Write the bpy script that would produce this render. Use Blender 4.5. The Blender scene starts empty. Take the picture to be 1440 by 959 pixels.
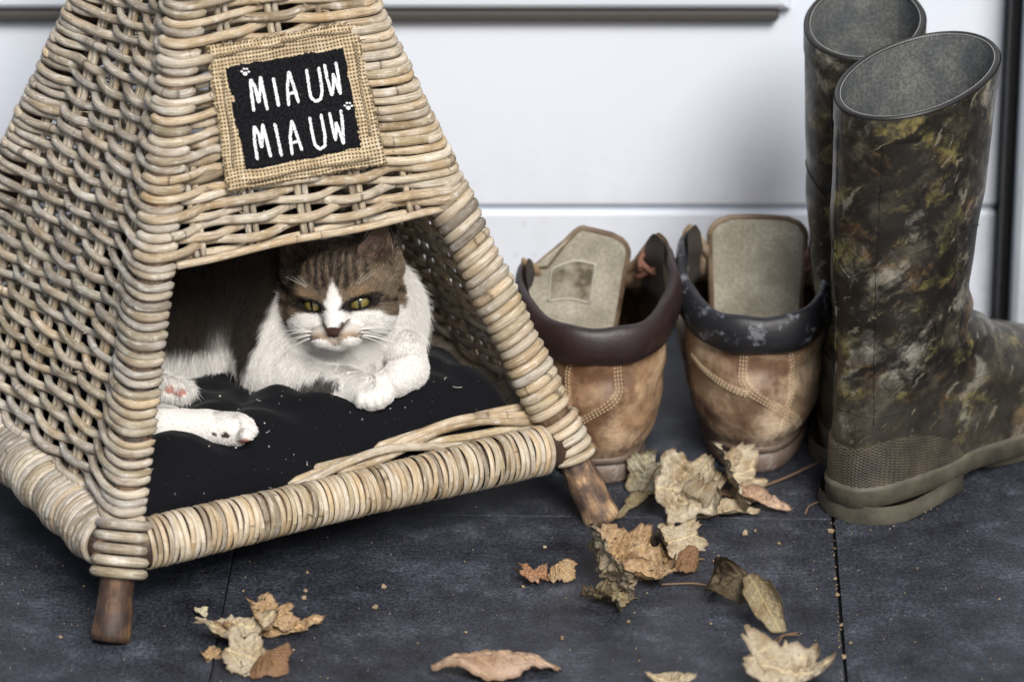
import bpy, math, random
import numpy as np
from mathutils import Vector, noise as mnoise
rng = np.random.default_rng(7); random.seed(7)
SC = bpy.context.scene; COL = SC.collection

# ------------------------------------------------------------------ camera
PITCH = math.radians(23.5); FPX = 6500.0; DIST = FPX / 1714.0
CAM = np.array([0, -DIST * math.cos(PITCH), DIST * math.sin(PITCH)])
FW = np.array([0, math.cos(PITCH), -math.sin(PITCH)]); RT = np.array([1., 0, 0]); UP = np.array([0, math.sin(PITCH), math.cos(PITCH)])
cd = bpy.data.cameras.new('camera'); cam = bpy.data.objects.new('camera', cd); COL.objects.link(cam)
cam.location = CAM; cam.rotation_euler = (math.pi / 2 - PITCH, 0, 0)
cd.sensor_width = 36; cd.lens = 36 * FPX / 1440; cd.clip_start = .1; cd.clip_end = 200
cd.dof.use_dof = True; cd.dof.focus_distance = 3.39; cd.dof.aperture_fstop = 4.2; cd.dof.aperture_blades = 9
SC.camera = cam

# ------------------------------------------------------------------ daylight
w = bpy.data.worlds.new('World'); SC.world = w; w.use_nodes = True
nt = w.node_tree; sky = nt.nodes.new('ShaderNodeTexSky'); sky.sky_type = 'NISHITA'; sky.sun_disc = False
SUN_EL, SUN_AZ = math.radians(42), math.radians(163)      # azimuth clockwise from +Y
sky.sun_elevation = SUN_EL; sky.sun_rotation = SUN_AZ; sky.dust_density = 2.5; sky.ozone_density = 1.3
bg = nt.nodes['Background']; bg.inputs['Strength'].default_value = .052
nt.links.new(sky.outputs[0], bg.inputs[0])
sd = bpy.data.lights.new('sun', 'SUN'); sun = bpy.data.objects.new('sun', sd); COL.objects.link(sun)
sd.energy = 2.5; sd.angle = math.radians(23); sd.color = (1, .965, .92)
sv = Vector((math.sin(SUN_AZ) * math.cos(SUN_EL), math.cos(SUN_AZ) * math.cos(SUN_EL), math.sin(SUN_EL)))
sun.rotation_euler = sv.to_track_quat('Z', 'Y').to_euler()
SC.view_settings.view_transform = 'Standard'; SC.view_settings.look = 'None'
SC.view_settings.exposure = 0.68; SC.view_settings.gamma = 1

# ------------------------------------------------------------------ places
def ray(px, py):
    return FW + RT * (px - 720) / FPX + UP * (480 - py) / FPX
def atz(px, py, z=0.):
    d = ray(px, py); return CAM + d * ((z - CAM[2]) / d[2])
def aty(px, py, y):
    d = ray(px, py); return CAM + d * ((y - CAM[1]) / d[1])

# ------------------------------------------------------------------ mesh helpers
class M:
    def __init__(s): s.v = []; s.f = []; s.uv = []; s.n = 0; s.c = []
    def add(s, v, f, uv=None, col=None):
        v = np.asarray(v, float)
        s.v.append(v); s.f += [tuple(i + s.n for i in q) for q in f]
        s.uv.append(np.zeros((len(v), 2)) if uv is None else np.asarray(uv, float))
        if col is not None: s.c.append(np.asarray(col, float))
        s.n += len(v); return s
def obj(name, m, mat, parent=None, smooth=True, color=None, label=None, cat=None, group=None, kind=None):
    v = np.concatenate(m.v)
    if parent is not None:
        p = parent; off = np.zeros(3)
        while p is not None: off += np.array(p.location); p = p.parent
        v = v - off
    me = bpy.data.meshes.new(name); me.from_pydata(v.tolist(), [], m.f)
    uv = np.concatenate(m.uv); ul = me.uv_layers.new(name='UVMap')
    li = np.zeros(len(me.loops), np.int32); me.loops.foreach_get('vertex_index', li)
    ul.data.foreach_set('uv', uv[li].astype(np.float32).ravel())
    if m.c:
        c = np.concatenate(m.c); c = np.hstack([c, np.ones((len(c), 4 - c.shape[1]))])
        ca = me.color_attributes.new('tint', 'FLOAT_COLOR', 'POINT'); ca.data.foreach_set('color', c.astype(np.float32).ravel())
    if smooth: me.polygons.foreach_set('use_smooth', [True] * len(me.polygons))
    for mm in (mat if isinstance(mat, (list, tuple)) else [mat]): me.materials.append(mm)
    o = bpy.data.objects.new(name, me); COL.objects.link(o)
    if parent is not None: o.parent = parent
    if color is not None: o.color = (*color, 1)
    tag(o, label, cat, group, kind); return o
def tag(o, label=None, cat=None, group=None, kind=None):
    if label: o['label'] = label
    if cat: o['category'] = cat
    if group: o['group'] = group
    if kind: o['kind'] = kind
    return o
def empty(name, loc, label=None, cat=None, group=None, kind=None):
    o = bpy.data.objects.new(name, None); COL.objects.link(o); o.location = [float(a) for a in loc]; o.empty_display_size = .05
    return tag(o, label, cat, group, kind)
def unit(a):
    a = np.asarray(a, float); return a / (np.linalg.norm(a, axis=-1, keepdims=True) + 1e-12)
def tube(m, path, r, sides=8, flat=1., up=(0, 0, 1), cap=True, v0=0., seed=None, lump=0.):
    """swept tube; r scalar or list; flat squashes along the 'up' side vector"""
    P = np.asarray(path, float); n = len(P); r = np.ones(n) * r if np.isscalar(r) else np.asarray(r, float)
    T = np.zeros_like(P); T[1:-1] = P[2:] - P[:-2]; T[0] = P[1] - P[0]; T[-1] = P[-1] - P[-2]; T = unit(T)
    U = np.array(up, float); X = np.zeros_like(P); Y = np.zeros_like(P)
    prev = U
    for i in range(n):
        y = prev - T[i] * (prev @ T[i]); y = y / (np.linalg.norm(y) + 1e-9); Y[i] = y; X[i] = np.cross(T[i], y); prev = y if seed == 'transport' else U
        if abs(U @ T[i]) > .95: prev = y
    a = np.linspace(0, 2 * np.pi, sides, endpoint=False)
    L = np.concatenate([[0], np.cumsum(np.linalg.norm(np.diff(P, axis=0), axis=1))]) + v0
    rr = r[:, None] * (1 + lump * np.sin(a[None] * 2 + L[:, None] * 90) * np.cos(L[:, None] * 37 + 1.3))
    V = P[:, None] + X[:, None] * (np.cos(a)[None, :, None] * rr[..., None]) + Y[:, None] * (np.sin(a)[None, :, None] * rr[..., None] * flat)
    uv = np.stack(np.broadcast_arrays(np.abs(a[None] / np.pi - 1) * .02, L[:, None]), -1).reshape(-1, 2)
    F = [(i * sides + j, i * sides + (j + 1) % sides, (i + 1) * sides + (j + 1) % sides, (i + 1) * sides + j) for i in range(n - 1) for j in range(sides)]
    V = V.reshape(-1, 3)
    if cap:
        F.append(tuple(range(sides))[::-1]); F.append(tuple(range((n - 1) * sides, n * sides)))
    m.add(V, F, uv); return m
def round_ends(path, r, k=3):
    """radii that round off the two ends of a tube"""
    n = len(path); rr = np.ones(n) * r
    P = np.asarray(path); L = np.concatenate([[0], np.cumsum(np.linalg.norm(np.diff(P, axis=0), axis=1))]); 
    e = np.minimum(L, L[-1] - L) / (np.max(r) * 1.1); rr *= np.sqrt(np.clip(1 - (1 - np.clip(e, 0, 1)) ** 2, .06, 1)); return rr
def box(m, lo, hi, bev=0.):
    x0, y0, z0 = lo; x1, y1, z1 = hi; b = bev
    if b <= 0:
        v = [(x, y, z) for x in (x0, x1) for y in (y0, y1) for z in (z0, z1)]
        m.add(v, [(0, 1, 3, 2), (4, 6, 7, 5), (0, 4, 5, 1), (2, 3, 7, 6), (0, 2, 6, 4), (1, 5, 7, 3)]); return m
    v = []; idx = {}
    for sx in (0, 1):
        for sy in (0, 1):
            for sz in (0, 1):
                c = np.array([(x0, x1)[sx], (y0, y1)[sy], (z0, z1)[sz]], float); s = np.array([1 - 2 * sx, 1 - 2 * sy, 1 - 2 * sz]) * b
                for ax in range(3):
                    p = c + s; p[ax] = c[ax]; idx[(sx, sy, sz, ax)] = len(v); v.append(p)
    f = []
    for ax in range(3):
        o1, o2 = [a for a in range(3) if a != ax]
        for sd_ in (0, 1):
            q = []
            for (p1, p2) in ((0, 0), (1, 0), (1, 1), (0, 1)):
                k = [0, 0, 0]; k[ax] = sd_; k[o1] = p1; k[o2] = p2; q.append(idx[(*k, ax)])
            flip = (sd_ == 0) ^ (ax == 1)
            f.append(tuple(q[::-1] if flip else q))
    for ax in range(3):
        o1, o2 = [a for a in range(3) if a != ax]
        for p1 in (0, 1):
            for p2 in (0, 1):
                k0 = [0, 0, 0]; k0[o1] = p1; k0[o2] = p2; k1 = list(k0); k1[ax] = 1
                f.append((idx[(*k0, o1)], idx[(*k1, o1)], idx[(*k1, o2)], idx[(*k0, o2)]))
    for sx in (0, 1):
        for sy in (0, 1):
            for sz in (0, 1): f.append(tuple(idx[(sx, sy, sz, a)] for a in range(3)))
    m.add(v, f); return m
def grid_mesh(m, V, uv=None, closed_u=False, closed_v=False, col=None):
    nu, nv = V.shape[:2]
    F = [(i * nv + j, ((i + 1) % nu) * nv + j, ((i + 1) % nu) * nv + (j + 1) % nv, i * nv + (j + 1) % nv)
         for i in range(nu if closed_u else nu - 1) for j in range(nv if closed_v else nv - 1)]
    m.add(V.reshape(-1, 3), F, None if uv is None else uv.reshape(-1, 2), None if col is None else col.reshape(-1, col.shape[-1])); return m
def fbm(p, s, o=3):
    return mnoise.fractal(Vector((float(p[0]) * s, float(p[1]) * s, float(p[2]) * s)), 1., 2., o)

# ------------------------------------------------------------------ material helpers
class NT:
    def __init__(s, name):
        s.m = bpy.data.materials.new(name); s.m.use_nodes = True; s.t = s.m.node_tree; s.b = s.t.nodes['Principled BSDF']; s.out = s.t.nodes['Material Output']
    def n(s, typ, props=None, **ins):
        k = s.t.nodes.new(typ)
        for a, b in (props or {}).items(): setattr(k, a, b)
        for a, b in ins.items():
            a = a.replace('_', ' ')
            key = int(a[1:]) if a[0] == 'i' and a[1:].isdigit() else a
            s.set(k.inputs[key], b)
        return k
    def set(s, sock, val):
        if isinstance(val, bpy.types.NodeSocket): s.t.links.new(val, sock)
        elif isinstance(val, bpy.types.Node): s.t.links.new(val.outputs[0], sock)
        else:
            try: sock.default_value = val
            except Exception: sock.default_value = (*val, 1)
    def uv(s): return s.n('ShaderNodeUVMap', {'uv_map': 'UVMap'}).outputs[0]
    def obj(s): return s.n('ShaderNodeTexCoord').outputs['Object']
    def map(s, vec, scale=(1, 1, 1), rot=(0, 0, 0), loc=(0, 0, 0)): return s.n('ShaderNodeMapping', Vector=vec, Scale=scale, Rotation=rot, Location=loc).outputs[0]
    def noise(s, vec, scale=5, detail=4, rough=.55, dist=0., out=0, w=None):
        k = s.n('ShaderNodeTexNoise', {'noise_dimensions': '4D'} if w is not None else None, Vector=vec, Scale=scale, Detail=detail, Roughness=rough, Distortion=dist)
        if w is not None: s.set(k.inputs['W'], w)
        return k.outputs[out]
    def ramp(s, fac, *stops, mode='LINEAR'):
        k = s.n('ShaderNodeValToRGB', Fac=fac); e = k.color_ramp; e.interpolation = mode
        while len(e.elements) < len(stops): e.elements.new(.5)
        for el, (p, c) in zip(e.elements, stops):
            el.position = p; el.color = (*c, 1) if hasattr(c, '__len__') else (c, c, c, 1)
        return k.outputs[0]
    def mix(s, fac, a, b, mode='MIX'):
        k = s.n('ShaderNodeMix', {'data_type': 'RGBA', 'blend_type': mode})
        s.set(k.inputs[0], fac); s.set(k.inputs[6], a); s.set(k.inputs[7], b); return k.outputs[2]
    def math(s, op, a, b=0., c=0., clamp=False):
        k = s.n('ShaderNodeMath', {'operation': op, 'use_clamp': clamp}); s.set(k.inputs[0], a); s.set(k.inputs[1], b); s.set(k.inputs[2], c); return k.outputs[0]
    def bump(s, h, strength=.3, dist=.001, normal=None):
        k = s.n('ShaderNodeBump', Strength=strength, Distance=dist, Height=h)
        if normal is not None: s.set(k.inputs['Normal'], normal)
        return k.outputs[0]
    def done(s, color=None, rough=None, normal=None, **kw):
        if color is not None: s.set(s.b.inputs['Base Color'], color)
        if rough is not None: s.set(s.b.inputs['Roughness'], rough)
        if normal is not None: s.set(s.b.inputs['Normal'], normal)
        for a, b in kw.items(): s.set(s.b.inputs[a.replace('_', ' ')], b)
        return s.m

def mat_cane(name, rough=.62, streak=1., crack=.6):
    t = NT(name); uv = t.uv(); oi = t.n('ShaderNodeObjectInfo'); rnd = oi.outputs['Random']; col = oi.outputs['Color']
    off = t.n('ShaderNodeCombineXYZ', X=t.math('MULTIPLY', rnd, 13.), Y=t.math('MULTIPLY', rnd, 57.)).outputs[0]
    v = t.n('ShaderNodeVectorMath', {'operation': 'ADD'}, i0=uv, i1=off).outputs[0]
    blotch = t.noise(v, 28, 3, .6)
    fine = t.noise(t.map(v, (900, 45, 1)), 1, 4, .65)
    c = t.mix(t.ramp(blotch, (.3, 0.), (.7, 1.)), t.mix(1., col, (.80, .71, .56), 'MULTIPLY'), t.mix(.35, col, (.72, .68, .60)))
    c = t.mix(t.ramp(fine, (.35, .75 * streak), (.62, 0.)), c, t.mix(1., c, (.30, .22, .15), 'MULTIPLY'))
    # growth rings of the cane: thin dark lines across
    nod = t.noise(t.map(v, (3, 22, 1)), 1, 1, .5)
    ring = t.ramp(nod, (.655, 0.), (.668, 1.), (.680, 0.))
    c = t.mix(t.math('MULTIPLY', ring, .75), c, (.06, .04, .025))
    spot = t.noise(t.map(v, (260, 110, 1)), 1, 2, .5)
    c = t.mix(t.ramp(spot, (.70, 0.), (.76, .85 * crack)), c, (.05, .035, .02))
    mot = t.noise(t.map(v, (150, 85, 1)), 1, 4, .7); c = t.mix(t.ramp(mot, (.52, 0.), (.72, .55)), c, t.mix(1., c, (.42, .32, .22), 'MULTIPLY')); c = t.mix(t.ramp(mot, (.32, .6), (.46, 0.)), c, (.78, .75, .69))
    dark = t.noise(t.map(v, (12, 9, 1)), 1, 2, .5)
    c = t.mix(t.ramp(dark, (.66, 0.), (.74, .6)), c, (.13, .10, .075))
    h = t.math('ADD', t.math('MULTIPLY', fine, .6), t.math('MULTIPLY', ring, -.6))
    return t.done(c, t.math('MULTIPLY_ADD', fine, .3, rough - .1), t.bump(h, .55, .0006), Specular_IOR_Level=.25)
# ------------------------------------------------------------------ materials of the setting
def mat_tile():
    t = NT('slate_tile'); p = t.obj()
    a = t.noise(p, 9, 5, .6); b = t.noise(p, 330, 3, .7); d = t.noise(p, 800, 2, .6); e = t.noise(p, 30, 5, .65)
    c = t.ramp(t.math('ADD', t.math('MULTIPLY', a, .45), t.math('MULTIPLY', e, .55)), (.36, (.009, .010, .015)), (.52, (.031, .035, .047)), (.68, (.090, .099, .124)))
    g = t.ramp(t.math('ADD', t.math('MULTIPLY', b, .6), t.math('MULTIPLY', d, .4)), (.38, .30), (.5, .95), (.64, 2.1))
    c = t.mix(1., c, g, 'MULTIPLY')
    sp = t.noise(p, 750, 1, .5); c = t.mix(t.ramp(sp, (.74, 0.), (.79, .7)), c, (.34, .36, .40))
    st = t.noise(p, 4.5, 5, .7); c = t.mix(t.ramp(st, (.50, 0.), (.62, .35)), c, t.mix(1., c, (.45, .45, .48), 'MULTIPLY'))
    dust = t.noise(p, 60, 6, .75); c = t.mix(t.ramp(dust, (.6, 0.), (.8, .25)), c, (.20, .21, .23))
    h = t.math('ADD', t.math('MULTIPLY', b, .6), t.math('ADD', t.math('MULTIPLY', d, .3), t.math('MULTIPLY', e, .8)))
    return t.done(c, t.ramp(b, (.3, .42), (.7, .68)), t.bump(h, .55, .0012), Specular_IOR_Level=.5)
def mat_paint(name, col, rough=.35, dirt=.12):
    t = NT(name); p = t.obj(); a = t.noise(p, 3, 4, .6); b = t.noise(t.map(p, (1, 1, .25)), 22, 5, .65)
    c = t.mix(t.ramp(a, (.35, 0.), (.75, dirt)), col, tuple(x * .72 for x in col))
    c = t.mix(t.ramp(b, (.62, 0.), (.8, dirt)), c, (.35, .33, .30))
    z = t.n('ShaderNodeSeparateXYZ', Vector=p).outputs[2]; low = t.math('MULTIPLY_ADD', z, -5., 1., True); spl = t.ramp(t.noise(p, 140, 3, .6), (.60, 0.), (.68, 1.)); film = t.ramp(t.noise(p, 25, 4, .6), (.4, 0.), (.8, .6))
    c = t.mix(t.math('MULTIPLY', t.math('MAXIMUM', spl, film), t.math('MULTIPLY', low, dirt * 3.5)), c, (.22, .19, .16))
    return t.done(c, rough, t.bump(t.noise(p, 160, 2), .05, .0005))
def mat_plain(name, col, rough=.8, **kw): return NT(name).done(col, rough, **kw)
M_TILE = mat_tile(); M_DOOR = mat_paint('door_paint', (.71, .76, .84)); M_JAMB = mat_paint('jamb_paint', (.52, .58, .64), .5, .25)
M_GAP = mat_plain('seal_and_gap_black', (.008, .008, .009), .6); M_JOINT = None
def mat_joint():
    t = NT('joint_sand'); p = t.obj(); b = t.noise(p, 380, 3, .7)
    return t.done(t.ramp(b, (.4, (.006, .006, .007)), (.62, (.03, .026, .02)), (.72, (.22, .17, .11))), .95, t.bump(b, .8, .002))
M_JOINT = mat_joint()

# ------------------------------------------------------------------ ground and paving
m = M(); box(m, (-60, -60, -.3), (60, 60, -.006)); obj('ground', m, M_JOINT, kind='structure', smooth=False)
floor = empty('patio_floor', (0, 0, 0), kind='structure')
TW, TYAW = .446, math.radians(-1.6)
o0 = atz(1170, 730, 0); ca_, sa_ = math.cos(TYAW), math.sin(TYAW)
tile_me = None
def tile_mesh(W, Hh):
    nx = 2; m = M(); g = .0005
    box(m, (g, g, -.02), (W - g, Hh - g, 0), .0003); return m
for i in range(-8, 6):
    for j in range(-8, 1):
        lx, ly = i * TW, j * TW
        if abs(lx) > 3.6: continue
        if tile_me is None:
            tile_me = obj('paving_tile', tile_mesh(TW, TW), M_TILE, floor, smooth=False); t_ = tile_me
        else:
            t_ = tile_me.copy(); COL.objects.link(t_); t_.parent = floor
        if i >= 0: lx += .0014
        dz = float(rng.uniform(-.0003, 0)) - (.0010 if j == 0 else 0)
        t_.location = (o0[0] + lx * ca_ - ly * sa_, o0[1] + lx * sa_ + ly * ca_, dz); t_.rotation_euler = (float(rng.normal(0, .0008)), float(rng.normal(0, .0008)), TYAW)

# ------------------------------------------------------------------ door, frame and wall
YW = float(atz(1300, 462, 0)[1]) + .008
dz0 = float(aty(1300, 456, YW)[2]); xr = float(aty(1403, 300, YW)[0])
door = empty('white_door', (0, YW, 0), 'wide white painted door with a raised panel, boots standing along its foot', 'door')
zg = float(aty(900, 295, YW)[2]); xp = float(aty(1112, 20, YW)[0]); zp = float(aty(900, 17, YW)[2])
XL = -1.1
m = M(); box(m, (XL, YW, dz0), (xr, YW + .05, zg - .0022), .003); obj('bottom_board', m, M_DOOR, door, smooth=False)
m = M(); box(m, (XL, YW, zg + .0022), (xr, YW + .05, 1.95), .003); obj('door_leaf', m, M_DOOR, door, smooth=False)
m = M(); box(m, (XL + .005, YW + .006, zg - .004), (xr - .005, YW + .04, zg + .004)); obj('groove', m, mat_plain('groove_tone', (.46, .52, .60), .6), door, smooth=False)  # bottom of the groove, a darker tone than the door boards
def frame_strip(m, x0, x1, z0, z1, prof):
    """picture-frame moulding: prof = list of (inset, out)"""
    V = np.zeros((len(prof), 4, 3))
    for k, (i, o) in enumerate(prof):
        V[k] = [(x0 + i, YW - o, z0 + i), (x1 - i, YW - o, z0 + i), (x1 - i, YW - o, z1 - i), (x0 + i, YW - o, z1 - i)]
    grid_mesh(m, V, closed_v=True); return m
m = M(); frame_strip(m, -.62, xp, zp + .0045, 1.7, [(0, -.002), (0, .006), (.003, .013), (.007, .016), (.013, .0165), (.018, .013), (.021, .007), (.027, .004), (.034, .004), (.036, .0)])
obj('panel_moulding', m, M_DOOR, door, smooth=False)
m = M(); box(m, (-.618, YW - .013, zp - .0050), (xp - .010, YW + .004, zp + .0042), .0025); obj('panel_strip', m, mat_plain('grey_strip', (.050, .047, .042), .7), door, smooth=False)  # dark grey strip along the lower edge of the panel moulding
m = M(); box(m, (-.55, YW - .006, zp + .07), (xp - .07, YW + .004, 1.63), .002); obj('raised_panel', m, M_DOOR, door, smooth=False)
m = M(); box(m, (XL - .05, YW + .012, -.004), (xr + .03, YW + .05, dz0 + .02)); box(m, (xr + .0005, YW - .030, .002), (xr + .0085, YW + .05, 1.95)); obj('door_seal_and_gap', m, M_GAP, door, smooth=False)  # lower box paints the shade under the door black; upright box is the seal
frame = empty('door_frame', (xr, YW, 0), 'grey painted door post standing proud of the white door at the edge', 'door frame')
jx = float(aty(1411, 300, YW - .045)[0]); jy = float(atz(1412, 497, 0)[1]); jx = xr + .0092
m = M(); box(m, (jx, jy, .003), (jx + .16, YW + .05, 2.1), .004); obj('post', m, M_JAMB, frame, smooth=False)
m = M(); box(m, (XL - .12, YW - .03, 1.96), (jx - .002, YW + .05, 2.1), .004); obj('head', m, M_JAMB, frame, smooth=False)
m = M(); box(m, (XL - .12, YW - .03, .003), (XL - .004, YW + .05, 1.957), .004); obj('post', m, M_JAMB, frame, smooth=False)
m = M(); box(m, (jx + .162, YW + .0, 0), (4, YW + .3, 2.6)); box(m, (-4, YW + .0, 0), (XL - .122, YW + .3, 2.6)); box(m, (XL - .122, YW + .0, 2.102), (jx + .162, YW + .3, 2.6))
obj('house_wall', m, mat_paint('wall_render', (.42, .44, .46), .8, .2), kind='structure', smooth=False, label='pale grey rendered wall around the white door', cat='wall')
# ------------------------------------------------------------------ wicker cat house
LF = atz(155, 903, 0); RF = atz(848, 733, 0); vv = RF - LF; nn = np.array([-vv[1], vv[0], 0])
LB = LF + nn + np.array([-.004, 0, 0]); RB = RF + nn * .985
CEN = (LF + RF + nn) / 1.; CEN = (LF + RF) / 2 + nn / 2; HH = .60; APEX = CEN + np.array([0, 0, HH])
FEET = [LF, RF, RB, LB]
def post(k, z): f = FEET[k % 4]; return f + (APEX - f) * z / HH
ZR = .060                                                # rail centre height
CH = empty('wicker_cat_house', CEN, 'tall pyramid cat house of woven pale rattan on four stick legs, cat lying inside', 'cat house')
M_CANE = mat_cane('rattan_cane'); M_FLATC = mat_cane('split_cane', .45, .8, 1.)
def mat_stick():
    t = NT('bark_stick'); uv = t.uv(); oi = t.n('ShaderNodeObjectInfo')
    a = t.noise(t.map(uv, (90, 40, 1)), 1, 4, .6, w=oi.outputs['Random']); b = t.noise(t.map(uv, (500, 30, 1)), 1, 4, .6)
    c = t.ramp(a, (.36, (.022, .018, .020)), (.46, (.07, .045, .032)), (.56, (.17, .11, .065)), (.70, (.33, .24, .15)))
    c = t.mix(1., c, oi.outputs['Color'], 'MULTIPLY'); c = t.mix(t.ramp(b, (.4, .6), (.6, 0.)), c, (.03, .02, .015))
    return t.done(c, .6, t.bump(t.math('ADD', a, b), .8, .0015))
M_STICK = mat_stick()
def cane_col(warm):
    """individual tint; warm 0 = weathered grey, 1 = honey"""
    g = np.array([.50, .49, .47]); y = np.array([.68, .55, .36]); wv = np.array([.82, .79, .70]); ol = np.array([.46, .43, .28])
    r = rng.random(); w_ = np.clip(warm + rng.normal(0, .25), 0, 1); c = g * (1 - w_) + y * w_
    if r < .22: c = c * .35 + wv * .65
    elif r < .36: c = c * .5 + ol * .5
    elif r < .44: c = c * .5
    return tuple(np.clip(c * rng.uniform(.72, 1.15), 0, 1))
DZ = .0063; Z0 = .083; NROW = 65; RS = .0031; RPOST = .0150
def face_frame(k, z):
    """face k runs from post k to post k+1: origin, along, outward normal (horizontal)"""
    A = post(k, z); B = post(k + 1, z); d = B - A; L = np.linalg.norm(d); d = d / L; n = np.array([d[1], -d[0], 0])
    if n @ (A - CEN) < 0: n = -n
    return A, B, d, L, n
FACEN = {k: face_frame(k, .2)[4] for k in range(4)}
SP = {0: .050, 1: .042, 2: .048, 3: .050}
def top_line_z(u): return None
ZOPEN = None
# opening top edge at the photo's (255,368) on post 0
def z_on_post(k, py):
    lo, hi = 0, .5
    for _ in range(40):
        mid = (lo + hi) / 2; p = post(k, mid) - CAM; y = 480 - FPX * (p @ UP) / (p @ FW)
        if y > py: lo = mid
        else: hi = mid
    return lo
ZOPEN = z_on_post(0, 362)
K_OPEN = int(round((ZOPEN - Z0) / DZ))
def stake_s(k, z, i):
    """position of stake i, measured from the face's middle; nearly parallel stakes"""
    return i * SP[k] * (1 - z / (3.2 * HH))
def arc(pc, a0, a1, R, z, n=9, dz=0.):
    a = np.linspace(a0, a1, n); return [pc + np.array([math.cos(t) * R, math.sin(t) * R, dz * j / (n - 1)]) for j, t in enumerate(a)]
def ang(v): return math.atan2(v[1], v[0])
def near(a, ref):
    while a - ref > math.pi: a -= 2 * math.pi
    while a - ref < -math.pi: a += 2 * math.pi
    return a
SIDE_AXIS = {}
for k in range(4):                                       # slant of each face's outward lean
    pass
def weave_strand(k, row, z, wrapA, wrapB):
    """row strand of face k; wrapA / wrapB: how far (radians past its own normal) it hugs each post, None = tucked behind"""
    A, B, d, L, n = face_frame(k, z); nprev = FACEN[(k - 1) % 4]; nnext = FACEN[(k + 1) % 4]
    an = ang(n); pts = []; Rr = RPOST + rng.uniform(-.0006, .0010)
    inner = -.004
    if wrapA is not None:
        ap = near(ang(nprev), an); s = 1 if ap > an else -1
        pts += arc(A, ap + s * wrapA, an, Rr, z)[:-1]
    else: pts += [A + n * -.002 + d * .002]
    s0, s1 = (.014 if wrapA is not None else .012), L - (.014 if wrapB is not None else .012)
    ns = max(8, int((s1 - s0) / .0042)); amp = RS + (.0014 if k == 0 else .0018)
    for s in np.linspace(s0, s1, ns):
        ph = (s - L / 2) / (SP[k] * (1 - z / (3.2 * HH)))
        o = amp * math.cos(math.pi * (ph + row)) ; o = np.sign(o) * abs(o) ** .65 * amp ** .35
        e = min((s - s0) / .02, (s1 - s) / .02, 1.)
        base = .004
        wob = .0011 * math.sin(s * 95 + row * 2.7) * e
        if (wrapA is not None and s - s0 < .02): base = .004 + (Rr - .004) * (1 - (s - s0) / .02) * .9
        if (wrapB is not None and s1 - s < .02): base = .004 + (Rr - .004) * (1 - (s1 - s) / .02) * .9
        pts.append(A + d * s + n * (base + o * max(e, 0)) + np.array([0, 0, wob]))
    if wrapB is not None:
        ap = near(ang(nnext), an); s = 1 if ap > an else -1
        pts += arc(B, an, ap + s * wrapB, Rr, z)[1:]
    else: pts += [B + n * -.002 - d * .002]
    return np.array(pts)
def smooth_path(P, it=2):
    P = np.array(P)
    for _ in range(it): P[1:-1] = P[1:-1] * .5 + (P[:-2] + P[2:]) * .25
    return P
def strand(k, row, z, a, b, warm, r=RS):
    P = smooth_path(weave_strand(k, row, z, a, b)); m = M(); tube(m, P, round_ends(P, r * rng.uniform(.84, 1.18)), 8, lump=.07)
    obj('strand', m, M_CANE, CH, color=cane_col(warm))
for row in range(NROW):
    z = Z0 + row * DZ; ev = row % 2 == 0
    L_low = z < ZOPEN
    # left face (3: post 3 -> post 0)
    strand(3, row, z + rng.normal(0, .0008), .6, (.75 if (ev or L_low) else None), .22 + .25 * (row < 14), RS * 1.02)
    if not L_low:                                        # front face (0) above the opening
        rr = row
        strand(0, rr, z + rng.normal(0, .0004), (.45 if not ev else None) , .35 if not ev else .15, .72, RS * 1.12)
    strand(1, row, z, (None if (L_low or not ev) else .2), (.3 if ev else None), .8)
    strand(2, row, z, (None if ev else .3), (None if not ev else .3), .5)
# stakes: pairs of thin rods
for k in range(4):
    for i in range(-7, 8):
        for sgn in (-1, 1):
            pts = []
            zlo = ZR - .01 if k != 0 else ZOPEN - .004
            for z in np.linspace(zlo, .50, 26):
                A, B, d, L, n = face_frame(k, z); s = stake_s(k, z, i) + L / 2
                if .012 < s < L - .012: pts.append(A + d * (s + sgn * .0029) + n * .004)
            if len(pts) < 3: continue
            if k in (0,) : pts = pts
            P = np.array(pts); m = M(); tube(m, P, .0027 * rng.uniform(.9, 1.1), 6, up=FACEN[k]); obj('stake', m, M_CANE, CH, color=cane_col(.55))
# posts
for k in range(4):
    zs = np.linspace(0.0005, .55, 40); P = np.array([post(k, z) for z in zs])
    m = M(); tube(m, P[5:], .0128, 12, up=(1, 0, 0)); obj('post', m, M_STICK, CH, color=(1.0, .9, .8))
    zl = np.linspace(.0006, .05, 12); P = np.array([post(k, z) for z in zl]); u = zl / .05
    r = .0125 + .0022 * (1 - u) ** 3 + .0004 * np.sin(u * 9 + k * 2); r[0] *= .93
    m = M(); tube(m, P, r, 18, up=(1, 0, 0), lump=.05); obj('leg', m, M_STICK, CH, color=((1, .8, .65), (2.7, 2.6, 2.4), (1, .9, .8), (1, .9, .8))[k])
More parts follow.
